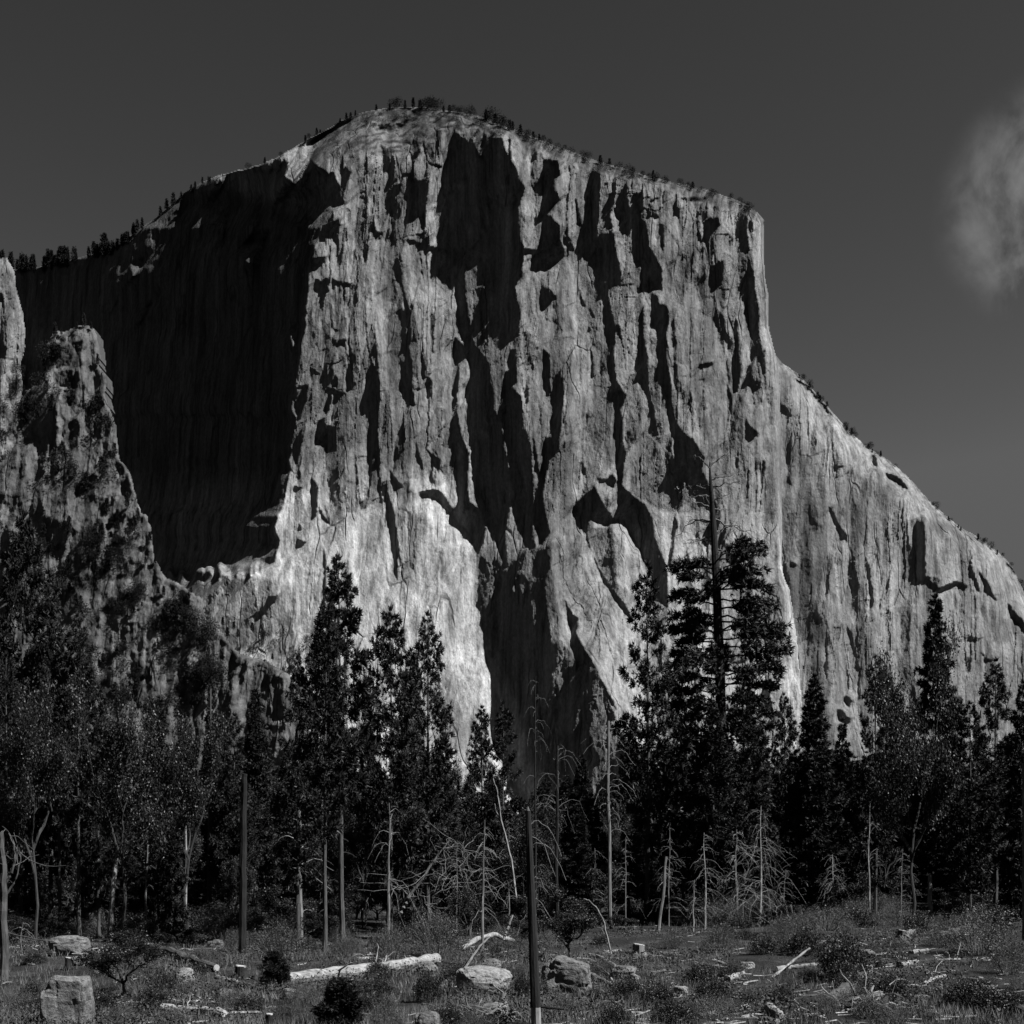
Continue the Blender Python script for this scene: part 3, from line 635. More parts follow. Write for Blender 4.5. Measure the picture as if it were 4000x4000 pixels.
def empty(name, loc=(0, 0, 0)):
    o = bpy.data.objects.new(name, None); col.objects.link(o); o.location = loc; o.empty_display_size = .5
    return o
def curve(p0, p1, sag, n=5, rg=None, wob=0.0):
    t = np.linspace(0, 1, n)[:, None]; p0 = np.asarray(p0, float); p1 = np.asarray(p1, float)
    p = p0*(1-t)+p1*t; p[:, 2] += sag*4*(t[:, 0]*(1-t[:, 0]))
    if wob: p[1:] += rg.normal(size=(n-1, 3))*wob
    return p

# ------------------------------------------------------------------ prototypes of the trees (height and crown radius in metres)
def conifer(name, h, cr, base, seed, dens=1.0, kind='pine', r0=None, needle=.66, k=12):
    """trunk with limbs; crown of needle tufts carried on whorls of branches"""
    rg = np.random.default_rng(seed); root = empty(name)
    T = Geo(); C = Geo(); r0 = r0 or h*.011
    zs = np.linspace(-.3, h, 14); wob = np.cumsum(rg.normal(size=(14, 2))*.05, 0)
    path = np.column_stack([wob-wob[0], zs]); T.tube(path, np.linspace(r0, .03, 14)*np.where(zs < .5, 1.25, 1), 8)
    cx = lambda z: np.array([np.interp(z, zs, path[:, 0]), np.interp(z, zs, path[:, 1])])
    z = base*h; P0 = []; D = []; S = []
    while z < h*.985:
        t = (z-base*h)/(h-base*h)
        if kind == 'pine': prof = (min(1, .5+2.2*t))*(1-t)**.78
        elif kind == 'fir': prof = (1-t)**.85*(.8+.2*min(1, 6*t))
        else: prof = min(1, .5+2*t)*(1-t**1.6)**.8
        nb = rg.integers(3, 6) if kind != 'fir' else rg.integers(5, 8)
        a0 = rg.random()*6.283
        for b in range(nb):
            if rg.random() < (.16 if kind == 'fir' else .24): continue
            L = cr*prof*rg.uniform(.55, 1.18)+.25; a = a0+b*6.283/nb+rg.normal()*.3
            d = np.array([math.cos(a), math.sin(a)])
            rise = L*(rg.uniform(.05, .40)+.55*t if kind == 'pine' else (rg.uniform(-.35, .0)+.55*t*t if kind == 'fir' else rg.uniform(-.05, .3)+.4*t))
            o = np.append(cx(z), z); e = o+np.append(d*L, rise)
            pts = curve(o, e, -.07*L if kind != 'fir' else .06*L, 5, rg, .03*L)
            T.tube(pts, np.linspace(max(.018, r0*.16*(1-t*.6)), .012, 5), 4, False)
            nt = max(4, int(dens*L*(14 if kind == 'fir' else 13)))
            tt = rg.uniform(.30, 1.04, nt)**.8; q = np.stack([np.interp(tt, np.linspace(0, 1, 5), pts[:, c]) for c in range(3)], -1)
            side = rg.normal(size=(nt, 3))*np.array([.24, .24, .13])*L**.8*(.4+.6*(1.1-tt))[:, None]
            P0.append(q+side); dd = np.append(d, .35 if kind != 'fir' else -.05)+side*.8; D.append(dd/np.linalg.norm(dd, axis=1, keepdims=True)); S.append(rg.uniform(.7, 1.2, nt)*needle*(1-.35*t))
        z += (1-.55*t)*((h*(1-base))/rg.uniform(16, 22) if kind != 'fir' else (h*(1-base))/rg.uniform(24, 32))
    P0.append(np.array([[*cx(h), h]]*3)); D.append(np.array([[0, 0, 1.]]*3)); S.append(np.full(3, needle))
    C.needles(np.concatenate(P0), np.concatenate(D), np.concatenate(S), k, .24, .9, rg)
    for z in np.arange(base*h*.35, base*h, .9):                     # dead stubs under the crown
        a = rg.random()*6.283; L = rg.uniform(.4, 1.8); o = np.append(cx(z), z)
        T.tube(curve(o, o+np.array([math.cos(a)*L, math.sin(a)*L, -.25*L]), .1*L, 4), np.linspace(.03, .008, 4), 3, False)
    T.build('trunk', M_bark, root); C.build('crown', M_needle, root)
    root['h'] = h; root['cr'] = cr
    return root

def oak(name, h, cr, seed, leaf=.11, nl=24000, base=.22, mat=None, bark=None, lean=0.0):
    rg = np.random.default_rng(seed); root = empty(name); T = Geo(); C = Geo(); ends = []
    def grow(p, d, L, r, lv):
        n = 5; e = p+d*L; pts = curve(p, e, .04*L, n, rg, .05*L); pts[0] = p
        T.tube(pts, np.linspace(r, r*.62, n), 7 if lv < 2 else 4, False)
        if lv >= 2: ends.append((pts[-1], L)); ends.append((pts[2], L))
        if lv == 4: return
        for c in range(rg.integers(2, 4) if lv else 4):
            q = rg.normal(size=3); q[2] = abs(q[2])*.5+.12; nd = d*.75+q*.62; nd /= np.linalg.norm(nd)
            if lv == 0: q = np.array([math.cos(c*1.7+seed), math.sin(c*1.7+seed), rg.uniform(.35, 1.1)]); nd = q/np.linalg.norm(q)
            grow(pts[-1 if c < 2 else 3], nd, L*rg.uniform(.62, .86), r*.58, lv+1)
    L0 = h*base; grow(np.array([0, 0, -.3]), np.array([lean, 0, 1.]), L0+.3, h*.014, 0)
    E = np.array([e for e, _ in ends]); E[:, 2] = np.clip(E[:, 2], h*.12, None)
    # fit to height and radius
    s = (h*.96)/E[:, 2].max(); rx = np.percentile(np.hypot(E[:, 0], E[:, 1]), 92)
    k = np.array([cr*.92/rx, cr*.92/rx, s])
    E = E*k
    for i, v in enumerate(T.v): T.v[i] = v*k
    w = rg.integers(0, len(E), nl)
    Q = E[w]+rg.normal(size=(nl, 3))*np.array([.55, .55, .42])*(h*.045+.15)
    C.leaves(Q, leaf, rg)
    T.build('trunk', bark or M_oakb, root); C.build('crown', mat or M_leaf, root)
    root['h'] = h; root['cr'] = cr
    return root

def snag(name, h, seed, r0=.12, nb=26, bl=2.0, z0=.25, arch=.5, drop=.9, bushy=0, mat=None, topfrac=1.0, lean=0.0, bmat=None):
    """dead standing tree: bare trunk, thin branches that arch and hang"""
    rg = np.random.default_rng(seed); root = empty(name); T = Geo(); B = Geo(); mat = mat or M_dead
    zs = np.linspace(-.3, h, 9); wob = np.cumsum(rg.normal(size=(9, 2))*.035, 0); p = np.column_stack([wob[:, 0]-wob[0, 0]+lean*zs, wob[:, 1]-wob[0, 1], zs])
    T.tube(p, np.linspace(r0, r0*.25 if topfrac == 1 else r0*.7, 9), 7, True, .06, rg)
    for i in range(nb):
        t = rg.random()**.8; z = h*(z0+(.985-z0)*t); a = rg.random()*6.283
        L = bl*rg.uniform(.35, 1.1)*(1.15-.8*t if topfrac == 1 else 1); o = np.array([np.interp(z, zs, p[:, 0]), np.interp(z, zs, p[:, 1]), z])
        e = o+np.array([math.cos(a)*L, math.sin(a)*L, -drop*L*rg.uniform(.4, 1.2)])
        pts = curve(o, e, arch*L*.5, 7, rg, .03*L); pts[0] = o
        rb = max(.009, r0*.11)
        B.tube(pts, np.linspace(rb*1.2, rb*.45, 7), 4, False)
        for s in range(bushy):
            j = rg.integers(2, 6); b0 = pts[j]; q = rg.normal(size=3)*.5*L*.5+np.array([math.cos(a), math.sin(a), -.9])*L*.28
            B.tube(curve(b0, b0+q, .05*L, 4, rg, .02*L), np.linspace(rb*.55, rb*.3, 4), 3, False)
    T.build('trunk', mat, root); B.build('dead_branch', bmat or M_dead, root)
    root['h'] = h
    return root

def shrub(name, h, cr, seed, n=240, leaf=.045, nl=4200, mat=None, twig=True):
    """a mound of upright twigs feathered with small leaves"""
    rg = np.random.default_rng(seed); root = empty(name); T = Geo(); C = Geo(); Q = []
    for i in range(n):
        a = rg.random()*6.283; rr = cr*math.sqrt(rg.random()); f = math.sqrt(max(.05, 1-(rr/cr)**2))
        o = np.array([math.cos(a)*rr*.35, math.sin(a)*rr*.35, 0]); e = np.array([math.cos(a)*rr, math.sin(a)*rr, h*f*rg.uniform(.65, 1.05)])
        pts = curve(o, e, .12*h*f, 4, rg, .03); 
        if twig and i % 3 == 0: T.tube(pts, np.linspace(.014, .005, 4), 3, False)
        m = nl//n; t = rg.uniform(.35, 1.03, m); Q.append(np.stack([np.interp(t, np.linspace(0, 1, 4), pts[:, c]) for c in range(3)], -1)+rg.normal(size=(m, 3))*.05*h)
    C.leaves(np.concatenate(Q), leaf, rg, .2)
    T.build('stem', M_grey, root); C.build('foliage', mat or M_shrubl, root)
    root['h'] = h; root['cr'] = cr
    return root

def far_tree(name, h, cr, seed, kind):
    """a tree more than half a kilometre off: trunk and crown in one small mesh"""
    rg = np.random.default_rng(seed); G = Geo()
    G.tube([(0, 0, -1), (0, 0, h*.5), (0, 0, h)], [h*.016, h*.01, .03], 5)
    n = 330; t = rg.random(n)
    if kind == 'conifer':
        t = .14+.86*t; R = cr*(1-t)**.75*np.minimum(1, t*4); up = .2
    else:
        t = .2+.8*t; R = cr*np.sqrt(np.clip(1-((t-.55)/.5)**2, .02, 1)); up = .5
    a = rg.random(n)*6.283; r = R*np.sqrt(rg.random(n))
    P0 = np.column_stack([np.cos(a)*r, np.sin(a)*r, t*h]); D = np.column_stack([np.cos(a), np.sin(a), np.full(n, up)])
    P0 += rg.normal(size=(n, 3))*cr*.18; G.needles(P0, D, h*rg.uniform(.05, .13, n), 7, .34, .9, rg)
    o = G.build(name, M_dist); o['h'] = h; o['cr'] = cr
    return o

PROTO_USED = set()
def copy_thing(src):
    """first use takes the prototype itself, later ones a copy with copies of its parts"""
    if src.name not in PROTO_USED:
        PROTO_USED.add(src.name); return src
    r = src.copy(); col.objects.link(r)
    for ch in src.children:
        c = ch.copy(); col.objects.link(c); c.parent = r
        for g in ch.children:
            d = g.copy(); col.objects.link(d); d.parent = c
    return r
rnd = random.Random(5)
def stand(src, px, top, Y, hw=None, label=None, cat='tree', group=None, rz=None, lean=0.0):
    """stand a tree at depth Y so that its top comes to (px,top); hw is its half width there"""
    x = (px/PW-.5)/FL*Y; g = gz1(x, Y); H = CAM_H+(HOR-top/PW)/FL*Y-g
    o = copy_thing(src); s = H/src['h']
    w = s if hw is None else (hw/PW/FL*Y)/src['cr']
    o.location = (x, Y, g); o.scale = (w, w, s); o.rotation_euler = (0, lean, rnd.random()*6.283 if rz is None else rz)
    return tag(o, label, cat, group)
# ------------------------------------------------------------------ trees on the rims and ridges of the rock
def rock_depth(S, px, py):
    X, Y, D, M = S
    c = int(round((px-X[0, 0])/DX)); r = int(round((Y[0, 0]-py)/DY))
    if 0 <= r < X.shape[0] and 0 <= c < X.shape[1] and M[r, c]: return D[r, c]
    return None
FC = [far_tree('distant_conifer', 12, 2.6, 11, 'conifer'), far_tree('distant_conifer', 12, 3.4, 12, 'conifer'), far_tree('distant_conifer', 12, 2.1, 13, 'conifer')]
FB_ = [far_tree('distant_bush', 6, 3.6, 14, 'bush'), far_tree('distant_bush', 6, 3.0, 15, 'bush'), far_tree('distant_bush', 6, 4.4, 16, 'bush')]
rt = random.Random(77)
def far_stand(S, px, py, hp, protos, label, group, cat, wide=1.0, push=0.0):
    """a far tree whose foot is on the rock surface at (px,py), hp frame units tall"""
    D = rock_depth(S, px, py)
    if D is None: return
    src = rt.choice(protos); o = copy_thing(src); D += push
    s = hp/PW/FL*D/src['h']; o.location = P(px, py, D); o.scale = (s*wide, s*wide, s); o.rotation_euler = (0, 0, rt.random()*6.28)
    tag(o, label, cat, group)
def sil_y(sil, x):
    best = None
    for (x1, y1), (x2, y2) in zip(sil, sil[1:]):
        if x1 <= x < x2: 
            y = y1+(y2-y1)*(x-x1)/(x2-x1); best = y if best is None else min(best, y)
    return best
for i in range(85):                                                  # the wooded plateau behind the dark wall
    x = rt.uniform(-20, 255) if i < 72 else rt.uniform(255, 400); y = sil_y(SIL_MAIN, x)+rt.uniform(4, 16)
    far_stand(CL, x, y, rt.uniform(18, 38)*(1 if x < 200 else .62), FC, 'small conifer in the dark row along the left plateau rim', 'conifers along the left plateau rim', 'tree', .9)
for x, hp, b in [(470, 12, 1), (500, 13, 0), (530, 9, 1), (575, 12, 0), (582, 9, 1), (598, 13, 0), (603, 10, 0), (640, 10, 0), (655, 13, 0), (663, 11, 0), (672, 10, 0), (710, 12, 0), (735, 11, 0), (742, 16, 1), (752, 17, 1), (764, 16, 0), (778, 20, 0), (794, 18, 0), (800, 15, 1),
                 (806, 20, 1), (812, 18, 1), (818, 19, 1), (826, 17, 1), (838, 12, 0), (846, 14, 0), (856, 14, 1), (866, 13, 1), (874, 12, 1), (884, 15, 1), (890, 13, 1), (915, 22, 0), (921, 20, 1), (928, 22, 1), (936, 21, 0), (944, 20, 1), (951, 18, 1),
                 (962, 20, 0), (968, 17, 0), (980, 16, 0), (996, 13, 1), (1006, 14, 0), (1016, 13, 0), (1026, 12, 1), (1036, 10, 1), (1052, 9, 1), (1066, 9, 1), (1080, 10, 1), (1100, 12, 1), (1108, 12, 1), (1134, 16, 0), (1152, 14, 0), (1168, 12, 1), (1186, 13, 1), (1192, 10, 1),
                 (1214, 10, 1), (1232, 15, 0), (1238, 13, 1), (1258, 8, 1), (1284, 11, 1), (1298, 9, 1), (1306, 13, 0), (1344, 9, 1), (1380, 9, 1), (1396, 10, 1), (1410, 8, 1)]:
    y = sil_y(SIL_MAIN, x)+rt.uniform(3, 7)
    far_stand(CL, x+rt.uniform(-2, 2), y, hp, FB_ if b else FC, 'tiny dark bush on the skyline of the great cliff' if b else 'tiny dark conifer on the skyline of the great cliff', 'trees and bushes along the summit skyline', 'bush' if b else 'tree')
for i in range(70):                                                 # scrub just under the summit rim
    x = rt.uniform(690, 1440); y = sil_y(SIL_MAIN, x)+rt.uniform(6, 40 if x < 960 else 16)
    far_stand(CL, x, y, rt.uniform(5, 12), FB_, 'low dark scrub on the ledges just under the summit rim', 'scrub under the summit rim', 'bush', 1.1)
for i in range(46):
    x = rt.uniform(1478, 1935); y = sil_y(SIL_RIGHT, x)+rt.uniform(2, 9)
    far_stand(CR, x, y, rt.uniform(5, 13), FB_ if i % 3 else FC, 'small dark scrub on the sloping edge of the right shoulder', 'scrub along the right shoulder edge', 'bush')
n = 0
while n < 270:                                                       # trees clinging to the left ridge
    x = rt.uniform(-10, 420); y = rt.uniform(640, 1330)
    v = float(fbm(np.array([x/30+y/70]), np.array([y/20-x/50]), 320, 3)[0])+.25*(1 if 130 < x-(y-960)*.62 < 215 else 0)+(.15 if y > 1000 else -.1)
    if v < .12+.25*rt.random() or rock_depth(RG, x, y) is None: continue
    far_stand(RG, x, y, rt.uniform(8, 24) if rt.random() < .75 else rt.uniform(20, 34), FB_ if rt.random() < .42 else FC, 'dark bush or small conifer clinging to the left rocky ridge', 'trees and bushes on the left rocky ridge', 'tree', 1.1, -2); n += 1
for x, y, hp in [(104, 634, 26), (128, 622, 22), (158, 618, 26), (172, 622, 14), (184, 690, 22), (192, 900, 38), (130, 1010, 36), (240, 960, 30), (260, 985, 26), (216, 860, 24), (116, 632, 12), (145, 620, 12)]:
    far_stand(RG, x, y, hp, FC, 'dark bush or small conifer clinging to the left rocky ridge', 'trees and bushes on the left rocky ridge', 'tree', .8, -2)
for i in range(20):
    far_stand(FB, rt.uniform(-6, 44), rt.uniform(690, 880), rt.uniform(8, 18), FB_, 'pale scrub on the bright slope at the far left', 'scrub on the far left slope', 'bush', 1.2, -2)
for i in range(26):                                                  # scrub at the foot of the big wall
    x = rt.uniform(330, 620); y = rt.uniform(1180, 1330)
    far_stand(CL, x, y, rt.uniform(9, 22), FB_ if i % 2 else FC, 'dark tree at the left foot of the great wall', 'trees at the left foot of the wall', 'tree', 1.1, -6)

# ------------------------------------------------------------------ forest
PN = [conifer('pine_tree', 26, 4.2, .34, 21, 1.0, 'pine'), conifer('pine_tree', 26, 4.0, .42, 22, 1.1, 'pine'), conifer('pine_tree', 26, 4.4, .22, 23, 1.0, 'pine')]
FR = [conifer('fir_tree', 24, 3.6, .10, 31, 1.0, 'fir'), conifer('fir_tree', 24, 3.4, .06, 32, 1.15, 'fir'), conifer('fir_tree', 24, 4.0, .16, 33, .9, 'fir')]
CE = [conifer('cedar_tree', 22, 4.4, .10, 35, 1.25, 'round'), conifer('cedar_tree', 22, 4.0, .16, 36, 1.1, 'round')]
OK = [oak('oak_tree', 18, 7.0, 41, .11, 26000), oak('oak_tree', 18, 7.0, 42, .11, 26000), oak('oak_tree', 18, 6.5, 43, .11, 24000)]
YO = [oak('young_oak', 6, 3.0, 51, .075, 11000, .12), oak('young_oak', 6, 3.0, 52, .075, 11000, .10)]

stand(PN[1], 645, 1059, 75, 82, 'tall dark pine left of centre with the highest pointed top of its clump', 'tree')
stand(PN[0], 612, 1134, 71, 70, 'dark pine with long bare trunk, just left of the tallest pine of its clump', 'tree')
stand(PN[2], 564, 1245, 80, 58, 'shorter dark pine on the left side of the tall pine clump', 'tree')
stand(CE[0], 736, 1155, 86, 78, 'blunt-topped dark conifer between the two pointed pines left of centre', 'tree')
stand(PN[2], 810, 1163, 90, 76, 'dense pointed pine at the right end of the clump before the pale slab', 'tree')
stand(FR[2], 776, 1230, 96, 55, 'dark fir half hidden between the blunt-topped conifer and the dense pine', 'tree')
stand(PN[0], 910, 1337, 100, 50, 'left of the two small dark pines in front of the pale slab', 'tree')
stand(PN[2], 949, 1328, 106, 56, 'right of the two small dark pines in front of the pale slab', 'tree')
stand(PN[2], 1222, 1069, 106, 80, 'slender tall pine just left of the giant half-dead pine', 'tree')
stand(CE[1], 1290, 1235, 109, 66, 'bushy dark conifer at the left foot of the giant half-dead pine', 'tree')
stand(CE[0], 1402, 1296, 106, 72, 'bushy dark conifer at the right foot of the giant half-dead pine', 'tree')
stand(FR[2], 1345, 1330, 102, 70, 'dark fir standing right before the trunk of the giant pine', 'tree')
stand(FR[1], 1535, 1279, 110, 64, 'cone-shaped dark fir standing alone right of the giant pine', 'tree')
stand(PN[0], 1482, 1313, 114, 44, 'thin small pine touching the left side of the cone-shaped fir', 'tree')
stand(OK[0], 1722, 1160, 95, 95, 'large oak with rounded leafy crown before the right shoulder', 'tree')
stand(FR[0], 1771, 1129, 120, 70, 'fir whose tip rises just right of the rounded oak crown', 'tree')
stand(PN[2], 1651, 1244, 112, 56, 'pointed pine just left of the large oak', 'tree')
stand(PN[2], 1876, 1249, 104, 70, 'dark pine near the right edge, right of the large oak', 'tree')
stand(FR[0], 1928, 1290, 98, 48, 'dark fir cut by the right frame edge', 'tree')
stand(CE[1], 1830, 1330, 96, 60, 'bushy conifer between the large oak and the right edge pines', 'tree')
stand(FR[2], 1590, 1360, 112, 44, 'fir filling the gap between the cone-shaped fir and the pointed pine', 'tree')
stand(CE[0], 38, 975, 84, 92, 'huge dark pine at the left frame edge, tallest on that side', 'tree')
stand(CE[1], 96, 1085, 88, 78, 'dark conifer just right of the huge left edge pine', 'tree')
stand(PN[0], 150, 1165, 81, 60, 'dark pine with bare lit trunk, right one of the left pair', 'tree')
stand(PN[1], 113, 1240, 82, 52, 'dark pine with bare lit trunk, left one of the left pair', 'tree')
stand(OK[1], 66, 1262, 74, 100, 'leafy oak with glinting leaves at the left edge', 'tree')
stand(OK[0], 236, 1262, 78, 110, 'leafy oak with glinting leaves below the rocky ridge', 'tree')
stand(OK[2], 352, 1330, 88, 85, 'leafy oak to the right of the glinting left oaks', 'tree')
stand(FR[1], 482, 1306, 112, 52, 'mid-grey fir between the oaks and the tall pine clump', 'tree')
stand(CE[1], 440, 1352, 100, 50, 'bushy conifer between the oaks and the tall broken post', 'tree')
stand(FR[0], 398, 1290, 116, 36, 'thin fir with a straight dark trunk behind the oaks', 'tree')
stand(OK[2], 1010, 1520, 100, 60, 'low leafy oak behind the tall bare snag in the middle', 'tree')
stand(FR[1], 1096, 1430, 125, 46, 'dark fir in the gap below the shaded buttress', 'tree')
stand(FR[2], 1055, 1500, 120, 44, 'small fir under the bare snag in the central gap', 'tree')
stand(CE[1], 186, 1300, 84, 56, 'dark bushy conifer between the two glinting left oaks', 'tree')
stand(FR[1], 300, 1318, 86, 50, 'dark fir rising through the leafy crowns right of the second glinting oak', 'tree')
stand(PN[2], 10, 1240, 80, 60, 'dark pine cut by the left frame edge, below the huge one', 'tree')
rf = random.Random(9)
fill = [(x, rf.uniform(1395, 1490) if not 880 < x < 1170 else rf.uniform(1470, 1540), rf.uniform(135, 230)) for x in range(-250, 2200, 14)]
for x, top, Y in fill:
    src = rf.choice(FR+CE+PN[2:]+OK[:1]); x += rf.uniform(-10, 10)
    stand(src, x, top+rf.uniform(-20, 20), Y, rf.uniform(38, 62) if src not in OK else 66, 'one of the dark trees filling the middle of the forest', 'tree', 'dark trees filling the forest')
for x in range(-200, 2150, 30):
    Y = rf.uniform(88, 125) if x < 1150 else rf.uniform(108, 150); src = rf.choice(FR+CE+CE+OK); x += rf.uniform(-16, 16)
    if 940 < x < 1060 and rf.random() < .6: continue
    stand(src, x, rf.uniform(1475, 1610), Y, rf.uniform(42, 66), 'one of the lower dark trees at the near edge of the forest', 'tree', 'lower trees at the forest edge')
for x in range(-140, 2090, 40):
    Y = rf.uniform(80, 118) if x < 1150 else rf.uniform(106, 150); x += rf.uniform(-24, 24)
    stand(rf.choice(YO), x, rf.uniform(1610, 1690), Y, rf.uniform(34, 60), 'one of the leafy young oaks under the forest edge', 'tree', 'young oaks under the forest edge')

# the giant half-dead pine, built branch by branch
def giant_pine(px=1352, Y=112):
    rg = np.random.default_rng(3); x0 = (px/PW-.5)/FL*Y; g = gz1(x0, Y)
    root = empty('giant_pine', (x0, Y, g)); tag(root, 'giant pine with a bare dead top and flat layered branches, tallest tree in view', 'tree')
    T = Geo(); B = Geo(); C = Geo()
    u = lambda p: p/PW/FL*Y
    Z = lambda py: CAM_H+(HOR-py/PW)/FL*Y-g
    zs = np.array([-.3, Z(1600), Z(1400), Z(1250), Z(1180), Z(1080), Z(1000), Z(940), Z(900), Z(872)])
    xs = np.array([u(12), u(10), u(9), u(6), u(3), u(-1), u(-5), u(-9), u(-12), u(-13)]); rs = np.array([.56, .52, .48, .44, .41, .36, .28, .20, .13, .05])
    T.tube(np.column_stack([xs, 0*xs, zs]), rs, 10, True, .05, rg)
    cx = lambda z: np.interp(z, zs, xs)
    def arm(py, side, L, rise=.05, dep=0.0, r=.09, live=True, dens=1.0):
        z = Z(py); o = np.array([cx(z), 0, z]); L = u(L); e = o+np.array([side*L, dep*L, rise*L])
        pts = curve(o, e, .06*L if live else rg.uniform(-.05, .22)*L, 8, rg, .028*L); pts[0] = o
        (T if live else B).tube(pts, np.linspace(r, .02, 8), 5, False)
        tl = np.linspace(0, 1, 8)
        if live:
            nt = int(dens*80*max(.5, L/4)); t = rg.uniform(.28, 1.0, nt)**.75
            q = np.stack([np.interp(t, tl, pts[:, c]) for c in range(3)], -1)+rg.normal(size=(nt, 3))*np.array([.30, .75, .20])*(L*.13+.3)
            q[:, 2] += .18
            d = np.stack([np.full(nt, side*.6), rg.normal(size=nt)*.6, rg.normal(size=nt)*.3+.1], -1); d /= np.linalg.norm(d, axis=1, keepdims=True)
            C.needles(q, d, rg.uniform(.4, .75, nt), 12, .20, .9, rg)
        else:
            for k in range(9):
                t = rg.uniform(.25, 1); b = np.array([np.interp(t, tl, pts[:, c]) for c in range(3)]); q = rg.normal(size=3)*.28*L*.6; q[2] = q[2]*.7-.08*L
                B.tube(curve(b, b+q, rg.normal()*.06*L, 4, rg, .02*L), np.linspace(.022, .010, 4), 3, False)
    for py, s, L, ri in [(884, -1, 30, .9), (880, 1, 40, .75), (905, 1, 38, .1), (925, -1, 62, .05), (922, 1, 60, .12), (942, -1, 46, -.1), (945, 1, 30, .3), (958, -1, 40, .2), (962, 1, 34, .0), (978, 1, 82, -.25), (984, -1, 70, -.3), (992, -1, 50, .25), (1003, 1, 84, -.2), (1008, -1, 60, -.35), (1022, -1, 52, .1), (1034, 1, 76, -.15)]:
        arm(py, s, L, ri, rg.uniform(-.4, .4), .085, False)
    for py, s, L, ri in [(1042, 1, 92, .10), (1058, 1, 88, .05), (1066, -1, 40, .0), (1082, -1, 84, .08), (1090, 1, 78, .0), (1098, -1, 70, .03), (1112, 1, 96, -.08), (1122, -1, 84, -.05), (1132, 1, 112, -.12), (1140, -1, 60, .0), (1158, -1, 88, -.18), (1166, 1, 124, -.16), (1172, 1, 138, -.22), (1176, -1, 92, -.20),
                         (1206, 1, 96, .02), (1214, -1, 72, .02), (1224, 1, 118, -.12), (1232, -1, 84, -.08), (1240, 1, 110, -.05), (1256, -1, 92, -.12), (1262, 1, 112, -.15), (1280, -1, 96, -.1), (1290, 1, 106, -.12), (1306, -1, 84, -.1), (1320, 1, 92, -.1), (1332, -1, 92, -.08), (1344, 1, 100, -.1), (1358, -1, 84, -.1), (1370, 1, 88, -.1), (1384, -1, 90, -.1), (1396, 1, 84, -.12), (1412, -1, 80, -.1), (1426, 1, 76, -.1), (1074, -1, 62, .02), (1104, 1, 60, .05), (1150, 1, 84, -.05), (1190, 1, 70, -.02), (1196, -1, 64, -.05), (1248, -1, 66, -.05), (1272, 1, 72, -.08)]:
        arm(py, s, L, ri, rg.uniform(-.35, .35), .10, True)
    for py in range(1060, 1440, 12):                                  # arms towards and away from the eye
        arm(py, rg.choice([-1, 1])*.5, rg.uniform(50, 85), rg.uniform(-.15, .1), rg.choice([-1.6, 1.6]), .08, True, .8)
    T.build('trunk', M_char, root); B.build('dead_branch', M_grey, root); C.build('crown', M_needle, root)
giant_pine()
# ------------------------------------------------------------------ dead trees and posts
def gy(py): return CAM_H*FL*PW/(py-HOR*PW)          # depth of level ground seen at py
def gyp(px, py):
    """depth at which the line of sight through (px,py) meets the uneven ground"""
    Y = gy(py)
    for _ in range(14): Y = .5*Y+.5*max(20, (CAM_H-gz1(xw(px, Y), Y))*FL*PW/(py-HOR*PW))
    return Y
def xw(px, Y): return (px/PW-.5)/FL*Y
def zw(py, Y): return CAM_H+(HOR-py/PW)/FL*Y

SN = {}
def put_snag(px, top, Y, label, group=None, rz=None, lean=0, cat='dead tree', **k):
    x = xw(px, Y); g = gz1(x, Y); h = zw(top, Y)-g
    o = snag('dead_tree', h, int(px), **k); o.location = (x, Y, g); o.rotation_euler = (0, lean, 0 if rz is None else rz)
    return tag(o, label, cat, group)
put_snag(1010, 1276, 86, 'thin bare snag with arching twigs rising before the central gap', r0=.11, nb=24, bl=2.0, z0=.5, arch=.9, drop=.7, mat=M_char, bmat=M_grey)
put_snag(1051, 1407, 92, 'dark snag with arched dead limbs, right of the thin central snag', r0=.15, nb=22, bl=2.4, z0=.55, arch=.9, drop=.45, topfrac=.6, mat=M_char, bmat=M_grey)
put_snag(1152, 1360, 96, 'pale snag with short bright limbs left of the slender tall pine', r0=.15, nb=36, bl=2.2, z0=.45, arch=.7, drop=.4, topfrac=.6, mat=M_grey)
put_snag(910, 1547, 72, 'dark snag with short hanging pale twigs near the arched log', r0=.10, nb=46, bl=1.7, z0=.25, arch=.5, drop=1.0, mat=M_grey)
put_snag(1433, 1520, 92, 'white skeleton tree with many drooping branches, the bushiest one', r0=.11, nb=50, bl=4.0, z0=.12, arch=.6, drop=.95, bushy=3)
put_snag(1390, 1565, 94, 'grey skeleton tree just left of the bushiest white one', r0=.14, nb=44, bl=3.0, z0=.12, arch=.4, drop=.8, bushy=3, mat=M_grey)
put_snag(1330, 1571, 90, 'slim pale snag with fine twigs on its right side', r0=.09, nb=40, bl=2.2, z0=.2, arch=.4, drop=.8, bushy=2)
put_snag(1308, 1660, 88, 'short leaning pale snag left of the slim pale snag', r0=.07, nb=24, bl=1.6, z0=.2, arch=.4, drop=.9, bushy=1)
put_snag(1572, 1612, 104, 'small white skeleton tree drooping below the cone-shaped fir', r0=.09, nb=44, bl=2.6, z0=.2, arch=.5, drop=1.0, bushy=3)
put_snag(1640, 1508, 104, 'slender pole-like snag with few hooked twigs under the oak', r0=.10, nb=20, bl=2.0, z0=.4, arch=1.2, drop=.6)
put_snag(1850, 1552, 100, 'white skeleton tree with hanging limbs near the right edge', r0=.11, nb=52, bl=3.2, z0=.2, arch=.3, drop=1.2, bushy=2)
put_snag(1824, 1610, 98, 'small pale snag left of the right edge skeleton tree', r0=.08, nb=26, bl=1.8, z0=.2, arch=.3, drop=1.1, bushy=1)
